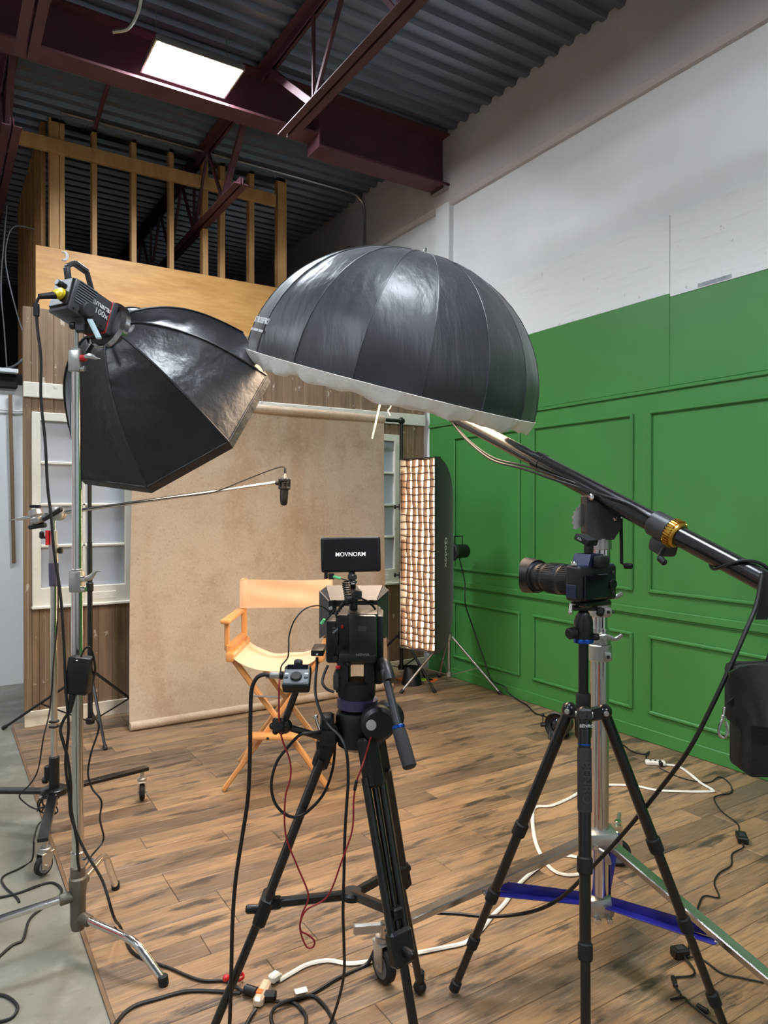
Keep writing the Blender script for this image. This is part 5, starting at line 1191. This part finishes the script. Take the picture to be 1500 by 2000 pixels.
# black cone shade + gels behind the stands
ck = fl(804, 1336)
kb = thing('black_cone', 'black cone-shaped snoot standing on the floor behind the backdrop stand', 'snoot', ck)
MB().lathe([(.088,0),(.09,.004),(.062,.15),(.058,.155),(.056,.15),(.082,.012)], ck, Z, 26, cap=False).build('cone', BLK, kb)
MB().lathe([(.061,0),(.064,.004),(.061,.008)], ck+Z*.148, Z, 26, cap=False).build('rim', BLK, kb)
MB().box(ck-F*.081+Z*.03, (.014,.002,.03), frame((0,0,0), R, F, Z).to_3x3()).build('orange_tag', GEL_O, kb)
for (x, y, rot, mm, lab) in ((788,1326,.3,GEL_O,'orange gel sheet left of the black cone'), (833,1328,-.4,GEL_G,'yellow-green gel sheet right of the black cone'), (843,1329,.6,GEL_O,'orange gel sheet beside the yellow-green gel')):
    MB().box(fl(x,y)+Z*.003, (.11,.09,.002), Matrix.Rotation(rot, 3, 'Z')).solo('colour_gel', mm, lab, 'gel sheet', 'loose colour gels')
# strip light cable and floor cables along the wall
cable('strobe_cable', [hd-nrm*.19+Z*-.03, at(896,1080,6.05), at(902,1110,6.05), at(908,1140,6.03), at(909,1180,6.0)] + [flw(*q, .01) for q in ((922,1220),(934,1255),(948,1295),(960,1328),(984,1340),(992,1352),(1010,1366),(1030,1378),(1044,1392),(1062,1398),(1085,1408))], .0055, BLKC, 'thin black cable dropping from the strip light and running along the green wall')
cable('adapter_cable', [fl(1150,1438,.006), fl(1210,1452,.006), fl(1232,1466,.006), fl(1258,1473,.006), fl(1268,1468,.01), fl(1262,1476,.01), fl(1264,1488,.008)], .005, BLKC, 'short black lead plugged into the white power strip from behind the tripod')
ps = fl(1280, 1494)
pw = thing('power_strip', 'white three-outlet extension block on the floor by the green wall', 'power strip', ps)
ang = math.radians(-16); 
MB().box(ps+Z*.014, (.115,.045,.026), frame((0,0,0), (R*.97+F*-.2).normalized(), (F*.97+R*.2).normalized(), Z).to_3x3(), .009, 3).build('block', WHT, pw)
for s in (-.028, 0, .028): MB().box(ps+Z*.0275+(R*.97-F*.2)*s, (.012,.016,.002), frame((0,0,0), (R*.97+F*-.2).normalized(), (F*.97+R*.2).normalized(), Z).to_3x3()).build('outlet', LETD, pw)
MB().box(ps+Z*.02+R*.02-F*.03, (.02,.03,.024), frame((0,0,0), R, F, Z).to_3x3(), .004).build('plug', BLK, pw)
wc = [fl(x, y, .006) for x, y in ((1296,1493),(1325,1497),(1348,1512),(1370,1530),(1392,1543),(1385,1546),(1330,1546),(1280,1543),(1240,1535),(1190,1533),(1150,1538),(1110,1560),(1075,1574),(1045,1577),(1040,1600),(1045,1640),(1056,1668),(1070,1690),(1090,1705),(1120,1709),(1150,1700),(1156,1688),(1130,1675),(1090,1672),(1050,1695),(1010,1730),(985,1765),(960,1790),(940,1815),(910,1840),(870,1850),(810,1862),(760,1872),(720,1878),(680,1882),(640,1876),(600,1884),(570,1900),(545,1915))]
MB().tube(spline(wc, 5), .006, 6, flat=1.5).solo('extension_cord', WHT, 'long white flat extension cord winding across the plank floor', 'cord')
wd_ = fl(528, 1926)
wpq = thing('white_plug', 'white right-angle plug pushed into the clear triple tap', 'plug', wd_)
MB().bar(wd_+Z*.02, fl(544,1914)+Z*.02, .03, .026, None, .006).build('plug_body', WHT, wpq)
MB().tube([fl(541,1916)+Z*.02, fl(549,1912)+Z*.012], lambda t: .009-.003*t, 8).build('strain_relief', WHT, wpq)
tp = fl(512, 1950); tt = thing('triple_tap', 'clear amber triple tap outlet joining the floor cords', 'power tap', tp)
tdir = (fl(524,1928)-fl(502,1972)).normalized()
MB().bar(fl(502,1972)+Z*.018, fl(522,1930)+Z*.018, .032, .032, None, .008).build('tap_body', CLEAR, tt)
MB().bar(fl(505,1962)+Z*.035, fl(509,1954)+Z*.035, .018, .004, Z).build('orange_insert', GEL_O, tt)
MB().rcyl(fl(478,1942)+Z*.018, fl(503,1950)+Z*.018, .015, 12).build('black_plug', BLK, tt)
MB().bar(fl(512,1956)+Z*.018, fl(540,1956)+Z*.018, .03, .024, None, .005).build('black_plug', BLK, tt)
cable('floor_cable', [fl(205,2040,.006), fl(228,1996,.006), fl(260,1966,.006), fl(310,1950,.006), fl(365,1936,.006), fl(420,1936,.006), fl(470,1940,.009)], .0058, BLKC, 'thick black cord curving on planks at lower left into the clear tap')
cable('floor_cable', [fl(500,1972,.01), fl(490,1985,.006), fl(478,2010,.006), fl(470,2040,.006)], .0058, BLKC, 'black cord leaving the clear tap towards the bottom edge')
cable('floor_cable', [fl(538,1956,.012), fl(570,1957,.006), fl(590,1972,.006), fl(598,1990,.006), fl(590,2015,.006), fl(560,2020,.006), fl(535,2005,.006), fl(530,1980,.006), fl(545,1962,.014), fl(580,1950,.012), fl(612,1946,.006), fl(635,1965,.006), fl(650,1990,.006), fl(670,2030,.006)], .0055, BLKC, 'black cord looping in a ring beside the clear tap')
MB().bar(fl(576,1945)+Z*.012, fl(600,1939)+Z*.012, .002, .026, F).solo('cord_label', LETTER, 'small white paper label wrapped on a floor cord', 'label')
rt = fl(455, 1918); 
b = MB(); b.tube(spline([rt+Z*.012-R*.02, rt+Z*.016, rt+Z*.02+R*.028+F*.01, rt+Z*.02+R*.036-F*.005, rt+Z*.014+R*.02-F*.014, rt+Z*.012-R*.01-F*.006], 5), .007, 8, flat=.4); b.sph(rt+Z*.012-R*.022, .012, 8)
b.solo('cable_tie', RED, 'bright red hook-and-loop tie around the black floor cable', 'cable tie')
# adapters on the right side of the floor
def brick(x, y, sx_, sy_, sz_, yaw, label):
    p = fl(x, y); q = Matrix.Rotation(yaw, 3, 'Z')
    t = thing('power_adapter', label, 'power adapter', p)
    MB().box(p+Z*(sz_/2+.001), (sx_,sy_,sz_), q, .004).build('case', BLK, t)
    MB().box(p+Z*(sz_+.001), (sx_*.5,sy_*.5,.001), q).build('rating_label', LETD, t); return t
brick(1449, 1642, .045, .085, .028, math.radians(-50), 'black power adapter with printed label lying on planks at right')
brick(1328, 1868, .055, .04, .03, math.radians(-20), 'small black power adapter near the right tripod leg')
cable('adapter_cable', [fl(1288,1500,.012), fl(1320,1515,.006), fl(1350,1524,.006), fl(1385,1528,.006), fl(1405,1517,.006), fl(1425,1530,.006), fl(1428,1548,.006), fl(1400,1554,.006), fl(1395,1562,.006), fl(1410,1585,.006), fl(1440,1608,.006), fl(1444,1625,.012)], .0032, BLKC, 'thin black lead wriggling from the white power strip to the labelled adapter')
cable('adapter_cable', [fl(1449,1646,.014), fl(1452,1655,.008), fl(1430,1668,.006), fl(1428,1690,.006), fl(1405,1705,.006), fl(1395,1725,.006), fl(1404,1752,.006), fl(1375,1750,.006), fl(1362,1775,.006), fl(1350,1820,.006), fl(1345,1850,.006), fl(1340,1862,.012)], .0032, BLKC, 'thin black lead zigzagging from the labelled adapter towards the tripod leg')
cable('adapter_cable', [fl(1336,1868,.012), fl(1356,1895,.006), fl(1350,1906,.006), fl(1318,1910,.006), fl(1318,1925,.006), fl(1330,1945,.006), fl(1310,1952,.006), fl(1335,1948,.008), fl(1350,1962,.006), fl(1380,1985,.006), fl(1405,2005,.006)], .0036, BLKC, 'black lead with connectors curling on planks inside the right tripod leg')
cable('adapter_cable', [fl(1342,1868,.012), fl(1372,1874,.006), fl(1410,1900,.006), fl(1450,1910,.006), fl(1490,1918,.006), fl(1540,1925,.006)], .0032, BLKC, 'thin black lead running right from the small adapter under the steel leg')
for (x0, y0, x1, y1) in ((1314,1912,1320,1932), (1360,1968,1384,1982)):
    MB().rcyl(fl(x0,y0)+Z*.008, fl(x1,y1)+Z*.008, .008, 10).solo('connector', BLK, 'black barrel connector on the curled lead, %s' % ('upper one' if y0 < 1950 else 'lower one'), 'connector')
